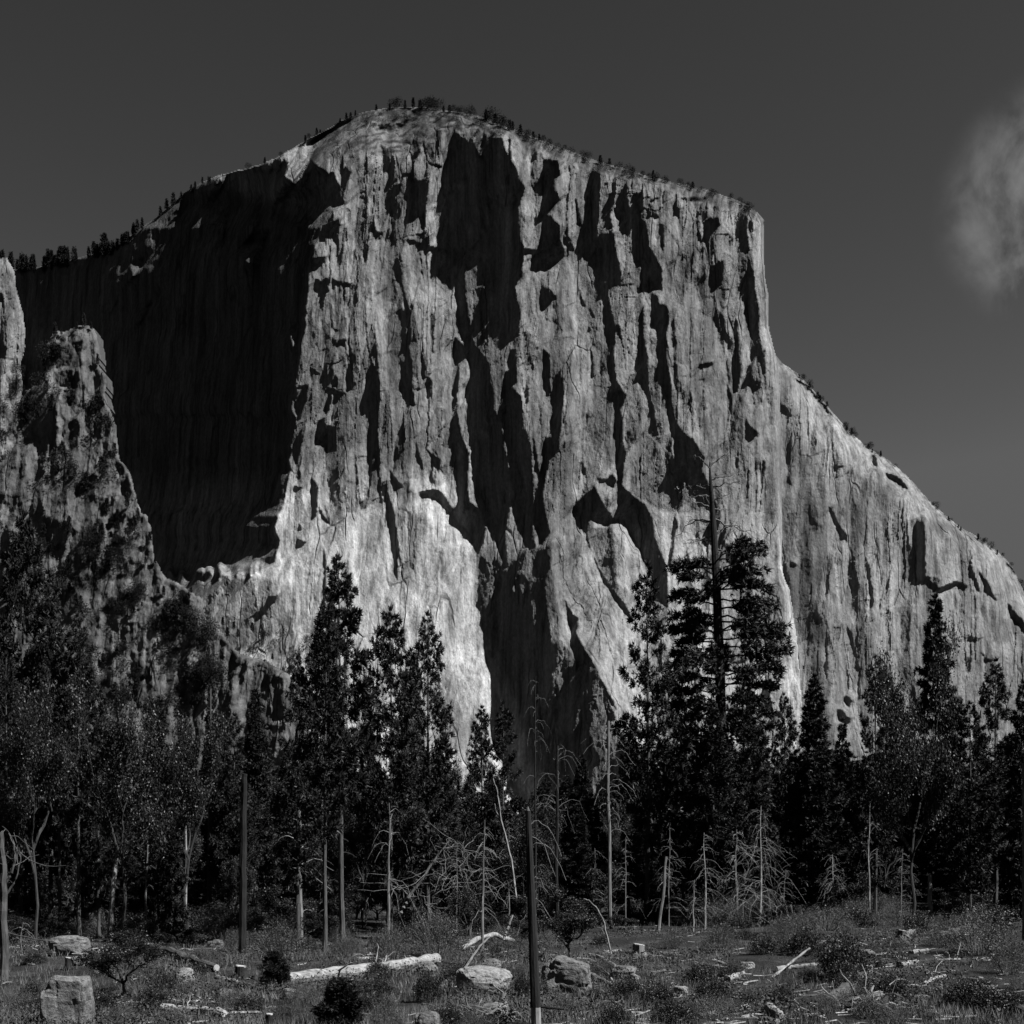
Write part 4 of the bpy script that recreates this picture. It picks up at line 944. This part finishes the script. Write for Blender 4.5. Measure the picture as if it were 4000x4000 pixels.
put_snag(733, 1515, 80, 'dark snag with two long arching twigs under the blunt-topped conifer', r0=.12, nb=14, bl=3.4, z0=.3, arch=.9, drop=1.0, mat=M_grey)
put_snag(567, 1530, 82, 'grey barked snag left of the bare pine trunks', r0=.20, nb=22, bl=2.2, z0=.2, arch=.6, drop=.2, topfrac=.6, mat=M_grey)
put_snag(350, 1391, 96, 'thin white dead trunk with crooked top before the left oaks', r0=.13, nb=12, bl=2.6, z0=.55, arch=.2, drop=-.3, bushy=1)
put_snag(275, 1560, 82, 'small dark snag with pale twigs right of the forked white tree', r0=.10, nb=22, bl=2.0, z0=.4, arch=.4, drop=.5, mat=M_grey, bushy=1)
put_snag(1757, 1650, 100, 'short flaky bleached stub standing under the large oak', r0=.22, nb=14, bl=.5, z0=.3, topfrac=.8)
put_snag(1242, 1615, 92, 'ragged white broken stub inside the dark central thicket', r0=.15, nb=12, bl=.7, z0=.4, topfrac=.6, lean=.08, mat=M_grey)
put_snag(1012, 1620, 64, 'thin snag with hooked twigs close behind the central leaning post', r0=.05, nb=26, bl=1.3, z0=.3, arch=.9, drop=.9, mat=M_char, bmat=M_grey)
put_snag(396, 1300, 100, 'straight dark trunk without twigs left of the broken post', r0=.22, nb=8, bl=1.2, z0=.5, mat=M_bark)
put_snag(1609, 1766, 52, 'bare upright stick standing before the dark round bush', r0=.05, nb=12, bl=.22, z0=.2, arch=.1, drop=0, lean=.02, mat=M_grey)
put_snag(47, 1740, 60, 'thin dead sapling with curled twigs at the left edge', r0=.05, nb=8, bl=1.2, z0=.4, arch=.8, drop=.9, mat=M_grey)
for i, (px, top, Y) in enumerate([(300, 1575, 96), (612, 1600, 92), (690, 1575, 96), (862, 1585, 90), (1180, 1580, 98), (1262, 1560, 100), (1480, 1640, 108), (1700, 1600, 112), (1905, 1560, 104), (520, 1620, 90), (960, 1560, 96), (1120, 1600, 98), (190, 1640, 90), (780, 1620, 92)]):
    put_snag(px, top, Y, 'one of the thin grey skeleton saplings among the dark lower trees', 'skeleton saplings in the forest edge', r0=.07, nb=34, bl=2.2, z0=.2, arch=.5, drop=.8, bushy=2, mat=M_grey)

def limb_tree(name, paths, Y, base_px, mat, label, cat='dead tree', twigs=0, tl=1.2, seed=1, parts=None):
    """a tree given limb by limb: each path is (px,py,offset in depth) points with radii"""
    rg = np.random.default_rng(seed); x0 = xw(base_px, Y); g = gz1(x0, Y)
    root = empty(name, (x0, Y, g)); T = Geo(); B = Geo()
    for k, (pts, r1, r2) in enumerate(paths):
        q = np.array([(xw(p[0], Y)-x0, p[2] if len(p) > 2 else 0, zw(p[1], Y)-g) for p in pts], float)
        t = np.linspace(0, len(q)-1, len(q)*3); q = np.stack([np.interp(t, np.arange(len(q)), q[:, c]) for c in range(3)], -1)
        q[1:-1] += rg.normal(size=(len(q)-2, 3))*.02
        (T if k == 0 else B).tube(q, np.linspace(r1, r2, len(q)), 8 if k == 0 else 6, True, .06, rg)
        for _ in range(twigs):
            i = rg.integers(len(q)//3, len(q)); d = rg.normal(size=3)*tl; d[2] = d[2]*.6-.1*tl
            B.tube(curve(q[i], q[i]+d, rg.normal()*.2*tl, 6, rg, .05*tl), np.linspace(.024, .009, 6), 4, False)
    T.build('trunk', mat, root)
    if B.v: B.build('limb', mat, root)
    return tag(root, label, cat)
limb_tree('dead_tree', [([(206, 1772), (209, 1740), (212, 1690), (218, 1630), (226, 1590), (233, 1540), (242, 1495), (252, 1458)], .20, .07),
    ([(220, 1625, -.1), (238, 1565, -.2), (252, 1518, -.3), (262, 1480, -.3), (276, 1440, -.2)], .11, .04), ([(219, 1640, .1), (220, 1590, .2), (222, 1555, .2), (221, 1510, .3)], .07, .02),
    ([(217, 1645, .1), (216, 1600, .3), (219, 1568, .4), (214, 1552, .4), (208, 1560, .4)], .04, .014), ([(250, 1520, -.2), (254, 1495, -.3), (265, 1470, -.3)], .05, .02)],
    81, 206, M_dead, 'pale forked dead tree leaning right, brightest trunk on the left', twigs=4, tl=.8, seed=4)
limb_tree('dead_tree', [([(6, 1905), (8, 1820), (6, 1740), (8, 1680), (6, 1620), (2, 1570)], .22, .10), ([(8, 1672), (22, 1650), (30, 1620), (24, 1590), (16, 1572)], .06, .02),
    ([(8, 1690, .1), (26, 1662, .2), (34, 1620, .3), (30, 1598, .3)], .05, .015), ([(4, 1790), (-4, 1750), (-8, 1700)], .08, .04)], 52, 6, M_bark, 'dark twisted dead tree cut by the left frame edge', twigs=6, tl=.9, seed=8)
limb_tree('dead_tree', [([(757, 1722), (772, 1690), (796, 1660), (815, 1628), (836, 1600), (850, 1580)], .13, .05), ([(800, 1652), (826, 1648), (852, 1660), (868, 1690)], .04, .012), ([(815, 1628), (850, 1620), (872, 1640)], .04, .012),
    ([(772, 1690), (754, 1672), (742, 1660)], .04, .012), ([(836, 1600), (866, 1596), (876, 1606)], .04, .012), ([(775, 1692), (800, 1690), (806, 1712)], .03, .01)], 84, 757, M_grey, 'leaning dead oak with fine pale branching behind the fluffy shrubs', twigs=14, tl=1.6, seed=12)
limb_tree('dead_tree', [([(975, 1700), (966, 1630), (958, 1592), (946, 1550), (942, 1515), (938, 1490), (929, 1466), (942, 1460)], .08, .03), ([(946, 1550), (936, 1530), (933, 1516)], .04, .02)], 88, 975, M_dead, 'crooked white stem bent sharply at its top left of the central snag', seed=5)
limb_tree('dead_tree', [([(1153, 1800), (1146, 1770), (1138, 1735), (1128, 1715), (1112, 1700), (1101, 1696)], .05, .02), ([(1146, 1772), (1140, 1762), (1136, 1752)], .02, .01)], 66, 1153, M_dead, 'single thin pale stem arching left beside the rounded boulder', seed=6)
limb_tree('dead_tree', [([(457, 1812), (458, 1740), (459, 1640), (460, 1560), (461, 1480), (462, 1460)], .21, .135)], 63, 457, M_char, 'tall dark broken-off trunk standing like a post left of centre', 'dead tree', seed=7)
def leaning_post():
    Y = 33.5; x0 = xw(1013, Y); g = gz1(x0, Y); root = empty('leaning_post', (x0, Y, g)); rg = np.random.default_rng(2)
    tag(root, 'thin dark leaning dead trunk in the middle foreground, broken at its top', 'dead tree')
    xs = lambda py: xw(np.interp(py, [1524, 1650, 1932], [996, 1001, 1012]), Y)-x0
    ys = [1990, 1950, 1896]; B = Geo(); B.tube([(xs(p), 0, zw(p, Y)-g) for p in ys], [.15, .142, .135], 10, True, .05, rg); B.build('bare_wood', M_dead, root)
    ys = [1900, 1800, 1700, 1620, 1560, 1530]; T = Geo(); T.tube([(xs(p), 0, zw(p, Y)-g) for p in ys], [.145, .13, .115, .10, .085, .078], 10, True, .05, rg); T.build('bark', M_char, root)
    C = Geo(); C.tube([(xs(1534), 0, zw(1534, Y)-g), (xs(1524), 0, zw(1522, Y)-g)], [.062, .02], 7, True, .25, rg); C.build('broken_top', M_grey, root)
    K = Geo(); K.tube([(xs(1900)+.1, 0, zw(1899, Y)-g), (xs(1900)+.45, -.1, zw(1901, Y)-g), (xs(1900)+.78, -.15, zw(1903, Y)-g)], [.04, .035, .03], 6)
    K.build('stub_branch', M_char, root)
    W = Geo()
    for py, dx, dy in [(1560, 1.0, -.9), (1580, .8, -1.2), (1600, 1.1, -1.0), (1640, -.5, -.7), (1660, .5, -.4), (1700, .55, -.6), (1720, -.45, -.7), (1760, -.4, -.5)]:
        o = np.array([xs(py), 0, zw(py, Y)-g]); W.tube(curve(o, o+np.array([dx*.9, rg.normal()*.3, dy*.9]), .45*abs(dx), 8, rg, .02), np.linspace(.016, .007, 8), 4, False)
    W.build('twig', M_grey, root)
leaning_post()
limb_tree('edge_trunk', [([(1938, 1800), (1937, 1700), (1937, 1600), (1936, 1480), (1936, 1440)], .26, .2)], 66, 1934, M_grey, 'trunk with a bright sunlit right side cut by the right frame edge', 'dead tree', seed=9)

# ------------------------------------------------------------------ boulders, logs, stumps
from mathutils import noise as mnoise
import bmesh
def rock_mat(name, v, lich=.5):
    m, n, l, b = new_mat(name, 0.9, 0.15)
    a = ramp(n, l, noise_tex(n, l, 2.2, 6, .7), [(.35, v*(1-lich)), (.55, v), (.75, v*1.25)]); q = noise_tex(n, l, 9, 5, .75)
    l.new(math_n(n, l, 'MULTIPLY', a, ramp(n, l, q, [(.3, .55), (.5, 1), (.7, 1.15)])), b.inputs['Base Color'])
    bp = n.new('ShaderNodeBump'); bp.inputs['Distance'].default_value = .08; l.new(q, bp.inputs['Height']); l.new(bp.outputs[0], b.inputs['Normal'])
    return m
M_boul = rock_mat('boulder_granite', .095, .6); M_pale = rock_mat('pale_granite', .15, .55)
def boulder(px0, px1, top, base, label, mat=None, seed=0, flat=.5, dep=.9, tilt=0.0, cat='boulder', bury=.25, pw=.75):
    cx_ = (px0+px1)/2; Y = gyp(cx_, base); x = xw(cx_, Y); g = gz1(x, Y); w = (px1-px0)/PW/FL*Y/2; h = (base-top)/PW/FL*Y
    bm = bmesh.new(); bmesh.ops.create_icosphere(bm, subdivisions=5, radius=1.0)
    off = Vector((seed*3.1, seed*1.7, seed*.9))
    rq = random.Random(seed); cuts = [(Vector((rq.gauss(0, 1), rq.gauss(0, 1), rq.gauss(0, .8))).normalized(), rq.uniform(.62, .92)) for _ in range(11)]
    for v in bm.verts:
        p = v.co.copy()
        for nn, dd in cuts:
            ov = p.dot(nn)-dd
            if ov > 0: p -= nn*ov*.92
        q = Vector([math.copysign(abs(c)**pw, c) for c in p])
        k = 1+.12*mnoise.fractal(p*1.1+off, 1.0, 2.0, 3)+.05*mnoise.fractal(p*4+off, 1.0, 2.0, 3)
        c1 = mnoise.cell_vector(p*1.6+off); k -= .05*abs(c1.x)
        q = q*k; v.co = Vector((q.x*w, q.y*w*dep, (q.z+1-bury)*h/(2-bury)))
    me = bpy.data.meshes.new('boulder'); bm.to_mesh(me); bm.free(); me.materials.append(mat or M_boul)
    o = bpy.data.objects.new('boulder', me); col.objects.link(o); o.location = (x, Y+w*.6, CAM_H+(HOR-base/PW)/FL*Y-.05); o.rotation_euler = (0, tilt, 0)
    return tag(o, label, cat)
boulder(1020, 1118, 1803, 1873, 'rounded boulder right of the leaning central trunk', M_boul, 1, dep=1.0, tilt=.12)
boulder(857, 966, 1822, 1880, 'bright flat-topped boulder left of the leaning central trunk', M_pale, 2, dep=.9, tilt=.06)
boulder(905, 950, 1808, 1832, 'dark mossy rock lying on top of the bright flat boulder', M_boul, 17)
boulder(78, 172, 1838, 1945, 'big grey boulder in the lower left corner with a shaded left side', M_boul, 3, dep=1.0, pw=.6)
boulder(88, 160, 1764, 1803, 'flat slab rock below the two bare trunks at left', M_boul, 4, pw=.6)
boulder(126, 170, 1800, 1822, 'low bright rock in front of the flat left slab', M_pale, 5)
boulder(384, 424, 1771, 1793, 'small rounded rock left of the tall broken post', M_boul, 6)
boulder(326, 366, 1824, 1852, 'speckled rock beside the dark diagonal log', M_pale, 7)
boulder(528, 570, 1862, 1888, 'low pale rock with a dark hollow under the long white log', M_pale, 8)
boulder(184, 208, 1898, 1918, 'small round stone right of the corner boulder', M_boul, 9)
boulder(780, 835, 1906, 1945, 'half buried grey boulder left of the root pile', M_boul, 10)
boulder(1150, 1206, 1820, 1846, 'low grey rock below the sawn stump', M_boul, 11)
boulder(780, 826, 1812, 1834, 'rock behind the right end of the long white log', M_boul, 12)
boulder(512, 540, 1810, 1830, 'small stone at the foot of the fluffy shrub', M_boul, 13)
boulder(405, 442, 1862, 1885, 'grey stone in the grass below the dark diagonal log', M_boul, 14)
boulder(1620, 1660, 1790, 1808, 'grey rock behind the bare upright stick', M_boul, 15)
boulder(1270, 1300, 1858, 1878, 'pale stone among the scattered branches', M_pale, 16)
boulder(1395, 1425, 1812, 1828, 'small pale rock behind the crossed short logs', M_pale, 18)

def log(pts, r, label, mat=None, cat='log', group=None, seed=0, r2=None, cut=True, lift=None, name='fallen_log', twigs=0, rough=.10):
    """fallen timber lying along ground points given in the frame (px,py[,height])"""
    rg = np.random.default_rng(seed+100); W = []
    for p in pts:
        Y = gyp(p[0], p[1]); x = xw(p[0], Y); W.append((x, Y, CAM_H+(HOR-p[1]/PW)/FL*Y+(p[2] if len(p) > 2 else 0)+r*.6))
    W = np.array(W); o0 = W[0].copy(); o0[2] -= r*.6; root = empty(name, o0); W = W-o0
    n = max(6, len(W)*4); t = np.linspace(0, len(W)-1, n); q = np.stack([np.interp(t, np.arange(len(W)), W[:, c]) for c in range(3)], -1)
    q[1:-1] += rg.normal(size=(n-2, 3))*r*.12
    q[:, 2] = np.maximum(q[:, 2], gz(q[:, 0]+o0[0], q[:, 1]+o0[1])-o0[2]+r*.55)
    rr = np.linspace(r, r*.7 if r2 is None else r2, n)*(1+.12*rg.normal(size=n).clip(-1.5, 1.5))
    T = Geo(); T.tube(q, rr, 10 if r > .1 else 6, True, rough, rg); T.build('trunk', mat or M_logw, root)
    if cut and r > .09:
        d = q[-1]-q[-2]; d /= np.linalg.norm(d); K = Geo(); K.tube([q[-1]+d*.004, q[-1]+d*.03], [rr[-1]*.93]*2, 12, True); K.build('cut_end', M_cut, root)
    if twigs:
        B = Geo()
        for _ in range(twigs):
            i = rg.integers(1, n-1); d = rg.normal(size=3)*.5; d[2] = abs(d[2])*.8+.1; B.tube(curve(q[i], q[i]+d, .1, 5, rg, .04), np.linspace(max(.015, r*.2), .008, 5), 4, False)
        B.build('branch', mat or M_logw, root)
    return tag(root, label, cat, group)
log([(528, 1858), (610, 1848), (700, 1838), (780, 1826), (822, 1815)], .30, 'long pale bleached log lying across the left foreground', M_logw, seed=1, r2=.26, twigs=4)
log([(250, 1786), (300, 1800), (350, 1816), (408, 1834)], .30, 'dark bark-covered log sloping down right at left', M_bark, seed=2)
log([(308, 1908), (360, 1912), (422, 1918)], .17, 'split bleached log in the lower left with a ragged left end', M_dead, seed=3, r2=.15, twigs=2)
log([(424, 1914), (470, 1913), (520, 1914)], .07, 'thin pole continuing right of the split bleached log', M_dead, seed=4)
log([(406, 1846), (428, 1849), (448, 1854)], .09, 'short pale stick at the end of the dark diagonal log', M_dead, seed=5)
log([(870, 1794, 0), (900, 1792, .55), (930, 1790, .75), (968, 1788, .35)], .16, 'bright arched log humped above the ground behind the flat boulder', M_dead, seed=6, r2=.12, twigs=2)
log([(950, 1790, .5), (958, 1790, 1.2), (967, 1790, 2.0)], .09, 'bright upright broken limb rising from the arched log', M_dead, seed=7, name='broken_limb', cut=False, cat='limb')
log([(1112, 1806), (1150, 1822), (1203, 1850)], .15, 'pale log sloping down right between boulder and stump', M_logw, seed=8)
log([(1098, 1832), (1130, 1850), (1172, 1872)], .12, 'darker log parallel below the pale sloping log', M_grey, seed=9)
log([(1128, 1826), (1150, 1842), (1160, 1862)], .08, 'short bleached stick beside the rounded boulder', M_dead, seed=10)
log([(1140, 1798), (1170, 1795)], .10, 'short log touching the left of the sawn stump', M_dead, seed=11)
log([(1312, 1822), (1350, 1828), (1384, 1834)], .13, 'lower of two crossed short logs in the right clearing', M_logw, seed=12)
log([(1346, 1816), (1370, 1824), (1386, 1832)], .11, 'upper of two crossed short logs in the right clearing', M_dead, seed=13)
log([(1372, 1852), (1402, 1840)], .15, 'stubby pale log piece with a dark left end', M_dead, seed=14)
log([(1318, 1920), (1345, 1914), (1362, 1904), (1388, 1912)], .09, 'curved white branch near the bottom right of centre', M_dead, seed=15)
log([(1466, 1832), (1500, 1827), (1542, 1822)], .12, 'white straight pole pointing at the dark round bush', M_dead, seed=16)
log([(1456, 1846, 0), (1490, 1830, .25), (1528, 1822, .75)], .06, 'thin white stick crossing the straight white pole', M_dead, seed=17)
log([(1562, 1902, 0), (1592, 1886, .15), (1624, 1872, .35)], .24, 'thick dark log resting on the woodpile with its pale cut end up right', M_bark, seed=18, r2=.24)
log([(1640, 1896), (1660, 1906), (1682, 1918)], .17, 'pale log at the right side of the woodpile', M_logw, seed=19)
log([(1630, 1870, .2), (1650, 1884, .1), (1664, 1896)], .13, 'short log leaning on the back of the woodpile', M_grey, seed=20)
log([(1720, 1800), (1750, 1795)], .11, 'short bright log right of the dark round bush', M_dead, seed=21)
log([(1698, 1826), (1730, 1818)], .15, 'flaky bright log piece below the short bright log', M_dead, seed=22)
log([(1764, 1814), (1812, 1812)], .08, 'thin pale pole in the right clearing', M_dead, seed=23, twigs=5)
log([(1744, 1860), (1760, 1850), (1782, 1844)], .10, 'forked white stick in the right foreground', M_dead, seed=24, twigs=4)
log([(1768, 1780), (1800, 1770), (1838, 1758)], .36, 'thick dark fallen trunk near the right trees', M_bark, seed=25, r2=.32)
log([(1700, 1768), (1730, 1758), (1765, 1748)], .14, 'grey log leading to the bleached root mass', M_grey, seed=26)
log([(1450, 1912, .1), (1462, 1918, .05), (1476, 1926)], .17, 'sawn log chunk in the small pile at the bottom', M_logw, seed=27)
log([(1436, 1928), (1450, 1930), (1466, 1932)], .13, 'dark chunk under the sawn log chunk', M_bark, seed=28)
log([(1890, 1896), (1920, 1912), (1950, 1925)], .22, 'dark log running out of the lower right corner', M_bark, seed=29)
log([(1160, 1930), (1200, 1934), (1250, 1938)], .07, 'thin pale stick at the very bottom right of the post', M_dead, seed=30)
log([(672, 1812), (700, 1810), (722, 1816)], .10, 'short bleached stick above the long white log', M_dead, seed=31, twigs=2)
log([(676, 1826), (712, 1822)], .09, 'second short bleached stick just above the long white log', M_dead, seed=32)
log([(860, 1852, 0), (884, 1830, .3), (905, 1812, .7), (924, 1800, .9)], .06, 'crooked grey branch leaning over the bright flat boulder', M_grey, seed=33, twigs=4)
log([(340, 1880), (370, 1884), (380, 1890)], .09, 'broken bright wood splinter below the speckled rock', M_dead, seed=35)

def stump(px0, px1, top, base, label, mat, seed):
    cx_ = (px0+px1)/2; Y = gyp(cx_, base); x = xw(cx_, Y); w = (px1-px0)/PW/FL*Y/2; h = (base-top)/PW/FL*Y; rg = np.random.default_rng(seed)
    root = empty('tree_stump', (x, Y, zw(base, Y))); T = Geo(); n = 16; zs = np.array([-.15, 0, h*.25, h*.6, h*.96]); rr = w*np.array([1.45, 1.3, 1.0, .86, .84])
    T.tube(np.column_stack([0*zs, 0*zs, zs]), rr, n, False, .09, rg)
    for a in (.2, 1.5, 2.9, 4.2, 5.2):
        T.tube([(math.cos(a)*w*.5, math.sin(a)*w*.5, h*.35), (math.cos(a)*w*1.4, math.sin(a)*w*1.4, h*.08), (math.cos(a)*w*2.0, math.sin(a)*w*2.0, -.06)], [w*.35, w*.25, w*.1], 7)
    T.build('bark', mat, root); K = Geo(); K.tube([(0, 0, h*.93), (.02*w, 0, h)], [w*.86, w*.8], n, True, .04, rg); K.build('cut_top', M_cut, root)
    return tag(root, label, 'stump')
stump(1192, 1218, 1781, 1806, 'sawn tree stump with a flat pale top right of the rounded boulder', M_grey, 1)
stump(442, 468, 1822, 1846, 'small dark stump in front of the tall broken post', M_char, 2)
stump(122, 134, 1806, 1830, 'thin dark stump between rocks at the left', M_char, 3)
stump(500, 516, 1912, 1945, 'jagged dark stump at the end of the thin pole', M_char, 4)
stump(1692, 1716, 1755, 1772, 'low grey stump under the large oak', M_grey, 5)

def root_mass(px, py, size, label, seed, mat=None, n=46):
    Y = gyp(px, py); x = xw(px, Y); rg = np.random.default_rng(seed); root = empty('root_mass', (x, Y, zw(py, Y))); G = Geo()
    G.tube(curve((-size*.5, .2, .1), (size*.4, 0, size*.3), .1, 6, rg, .05), np.linspace(size*.22, size*.13, 6), 9, True, .15, rg)
    K = Geo()
    for i in range(n):
        o = rg.normal(size=3)*np.array([.35, .3, .14])*size; o[2] = abs(o[2])+.05; d = rg.normal(size=3)*np.array([.5, .5, .36])*size; d[2] = d[2]+.05
        if (o+d)[2] < 0: d[2] = -o[2]*.8
        K.tube(curve(o, o+d, rg.normal()*.15*size, 6, rg, .05*size), np.linspace(.045, .015, 6)*rg.uniform(.5, 1.4), 5, False)
    G.build('stem', mat or M_grey, root); K.build('root', mat or M_dead, root)
    return tag(root, label, 'root mass')
root_mass(930, 1925, 1.1, 'tangled dark pile of roots left of the leaning post base', 1, M_grey)
root_mass(1770, 1744, 2.2, 'bleached tangle of roots below the flaky white stub', 2)
root_mass(1640, 1905, 1.3, 'heap of sticks and splintered wood around the thick dark log', 3)
root_mass(1460, 1745, 2.0, 'tangle of dead branches at the foot of the bushiest skeleton tree', 4, M_grey, 60)

# ------------------------------------------------------------------ shrubs and saplings
SH = [shrub('feathery_shrub', 2.4, 2.0, 61, 320, .030, 9000), shrub('feathery_shrub', 2.2, 2.2, 62, 320, .030, 9000)]
LS = [shrub('leafy_bush', 1.6, 1.4, 63, 200, .045, 5200, M_leaf), shrub('leafy_bush', 1.5, 1.5, 64, 200, .045, 5200, M_leaf)]
SP = [conifer('conifer_sapling', 2.6, .95, .04, 71, 3.2, 'round', .05, .30, 9), conifer('conifer_sapling', 2.6, .85, .04, 72, 3.2, 'round', .05, .30, 9)]
def bush(src, px, base, top, hw, label, cat='shrub', group=None):
    Y = gyp(px, base); x = xw(px, Y); o = copy_thing(src); z = zw(base, Y); s = (base-top)/PW/FL*Y/src['h']; w = hw/PW/FL*Y/src['cr']
    o.location = (x, Y, min(z, gz1(x, Y))-.03); o.scale = (w, w, s); o.rotation_euler = (0, 0, rnd.random()*6.28)
    return tag(o, label, cat, group)
bush(SH[0], 528, 1806, 1728, 66, 'wide feathery shrub right of the tall broken post')
bush(SH[1], 440, 1800, 1745, 34, 'small feathery shrub left of the tall broken post')
bush(SH[1], 824, 1806, 1708, 66, 'largest feathery shrub, in front of the leaning dead oak')
bush(SH[0], 738, 1808, 1732, 44, 'feathery shrub just left of the largest feathery shrub')
bush(SH[0], 655, 1804, 1752, 34, 'feathery shrub by the thick base of the tallest left pine')
bush(SH[1], 1356, 1796, 1732, 40, 'dark feathery shrub under the skeleton trees')
bush(SH[0], 1270, 1790, 1752, 26, 'low feathery shrub left of the slim pale snag')
bush(YO[0], 232, 1880, 1752, 80, 'large dark leafy oak sapling in the left foreground', 'bush')
bush(LS[0], 1590, 1842, 1752, 56, 'dark round bush in the right clearing behind the upright stick', 'bush')
bush(LS[1], 808, 1890, 1822, 34, 'dark leafy bush beside the bright flat boulder', 'bush')
bush(SP[0], 516, 1868, 1796, 24, 'dark young conifer before the left end of the long white log', 'sapling')
bush(SP[1], 644, 1945, 1848, 36, 'dark young conifer at the bottom left of centre', 'sapling')
bush(SH[0], 730, 1945, 1866, 40, 'feathery bush at the bottom beside the young conifer')
bush(YO[1], 1075, 1812, 1690, 62, 'dark leafy young oak right behind the rounded boulder', 'bush')
bush(LS[0], 1240, 1900, 1842, 40, 'dark bush below the sawn stump', 'bush')
bush(LS[1], 1320, 1862, 1810, 36, 'dark low bush behind the scattered branches', 'bush')
bush(LS[0], 1160, 1938, 1884, 36, 'dark bush at the bottom right of the leaning post', 'bush')
bush(SH[1], 1846, 1800, 1700, 70, 'wide feathery shrub at the right edge of the clearing')
bush(SH[0], 1906, 1840, 1760, 44, 'feathery shrub at the right frame edge')
bush(LS[0], 1440, 1800, 1756, 34, 'leafy bush at the foot of the bushiest skeleton tree', 'bush')
bush(LS[1], 1520, 1800, 1742, 38, 'leafy bush just left of the dark round bush', 'bush')
bush(LS[1], 1680, 1890, 1830, 40, 'leafy bush above the woodpile', 'bush')
bush(LS[0], 1830, 1900, 1838, 52, 'leafy bush in the lower right clearing', 'bush')
bush(LS[1], 60, 1900, 1846, 30, 'dark leafy bush left of the corner boulder', 'bush')
bush(LS[0], 290, 1900, 1852, 36, 'dark leafy bush right of the oak sapling', 'bush')
bush(LS[1], 985, 1890, 1826, 22, 'narrow leafy bush against the leaning post', 'bush')
rb = random.Random(31)
for i in range(190):
    base = rb.uniform(1735, 1945) if i < 130 else rb.uniform(1722, 1800); px = rb.uniform(-20, 1950); hp = rb.uniform(12, 42)*(base-1640)/200 if i < 130 else rb.uniform(16, 44)
    bush(rb.choice(LS+SH), px, base, base-hp, hp*rb.uniform(.7, 1.1), 'one of the many low leafy bushes scattered over the clearing', 'bush', 'low bushes in the clearing')

for i in range(95):                                                  # brush that hides the feet of the trees
    px = rb.uniform(-20, 1955); base = (rb.uniform(1742, 1780) if px < 1100 else rb.uniform(1722, 1756)); hp = rb.uniform(26, 62)
    bush(rb.choice(LS+SH+YO), px, base, base-hp, hp*rb.uniform(.7, 1.2), 'one of the dark bushes hiding the feet of the forest trees', 'bush', 'brush along the foot of the forest')

# scattered branches, each its own thing
rs = random.Random(41)
for i in range(150):
    a = rs.random()
    if a < .55: px = rs.gauss(1330, 120); py = rs.uniform(1830, 1940)
    elif a < .8: px = rs.gauss(1700, 130); py = rs.uniform(1775, 1900)
    else: px = rs.uniform(0, 1100); py = rs.uniform(1800, 1940)
    L = rs.uniform(8, 34)*(py-1640)/240; t = rs.uniform(-.45, .45); 
    dx, dy = L*math.cos(t), L*math.sin(t)*.5
    log([(px, py), (px+dx*.5, py+dy*.5+rs.uniform(-1.5, 1.5), rs.uniform(0, .06)), (px+dx, py+dy)], rs.uniform(.014, .042), 'one of the many broken pale branches littering the clearing floor', rs.choice([M_dead, M_dead, M_grey]), 'branch', 'broken branches on the clearing floor', 500+i, cut=False, name='broken_branch')

# grass, herbs and wood chips nobody could count
def ground_cover():
    rg = np.random.default_rng(50)
    def spots(n, y0=28, y1=165, pw=1.35):
        u = rg.random(n); Y = 1/((1/y0)**pw*(1-u)+(1/y1)**pw*u)**(1/pw); X = rg.uniform(-1, 1, n)*(Y*.44+2); return X, Y
    M_grass = leaf_material('dry_grass', .06, .7, .2, .2, .5); M_herb = leaf_material('herbs', .022, .6, .15, .2, .7)
    X, Y = spots(90000); p = fbm(X/5, Y/7, 910, 4, .6); k = p > -.12; X, Y = X[k], Y[k]; n = len(X)
    G = Geo(); P0 = np.column_stack([X, Y, gz(X, Y)]); D = np.tile([0, 0, 1.], (n, 1)); G.needles(P0, D, rg.uniform(.18, .5, n), 2, .05, .45, rg)
    tag(G.build('dry_grass', M_grass), 'dry pale grass covering the clearing', 'grass', kind='stuff')
    X, Y = spots(26000); p = fbm(X/4, Y/6, 920, 4, .6); k = p > .02; X, Y = X[k], Y[k]; n = len(X)
    C = np.repeat(np.column_stack([X, Y, gz(X, Y)]), 7, 0); hgt = rg.random((len(C), 1))**1.5*.5
    C = C+np.concatenate([rg.normal(size=(len(C), 2))*.16, hgt], 1)
    G = Geo(); G.leaves(C, .035+.0004*C[:, 1], rg, .5); tag(G.build('low_herbs', M_herb), 'low dark leafy plants growing through the grass', 'ground plants', kind='stuff')
    X, Y = spots(5200); p = fbm(X/6, Y/8, 930, 4, .6); k = (p > .0); X, Y = X[k], Y[k]; n = len(X)
    a = rg.random(n)*3.14; L = rg.uniform(.06, .35, n); d = np.column_stack([np.cos(a)*L, np.sin(a)*L, rg.normal(size=n)*.03]); c = np.column_stack([X, Y, gz(X, Y)+.05])
    w = np.column_stack([-np.sin(a), np.cos(a), 0*a])*rg.uniform(.008, .025, n)[:, None]; up = np.array([0, 0, .03])
    V = np.stack([c-d-w, c-d+w, c+d+w, c+d-w, c-d+up, c+d+up], 1).reshape(-1, 3); i = np.arange(n)*6
    F = np.concatenate([np.stack([i+q[0], i+q[1], i+q[2]], -1) for q in ((0, 3, 5), (0, 5, 4), (1, 5, 2), (1, 4, 5), (0, 4, 1), (2, 5, 3))])
    G = Geo(); G.add(V, F); tag(G.build('wood_chips', M_dead), 'pale wood chips and splinters strewn over the clearing', 'wood chips', kind='stuff')
ground_cover()
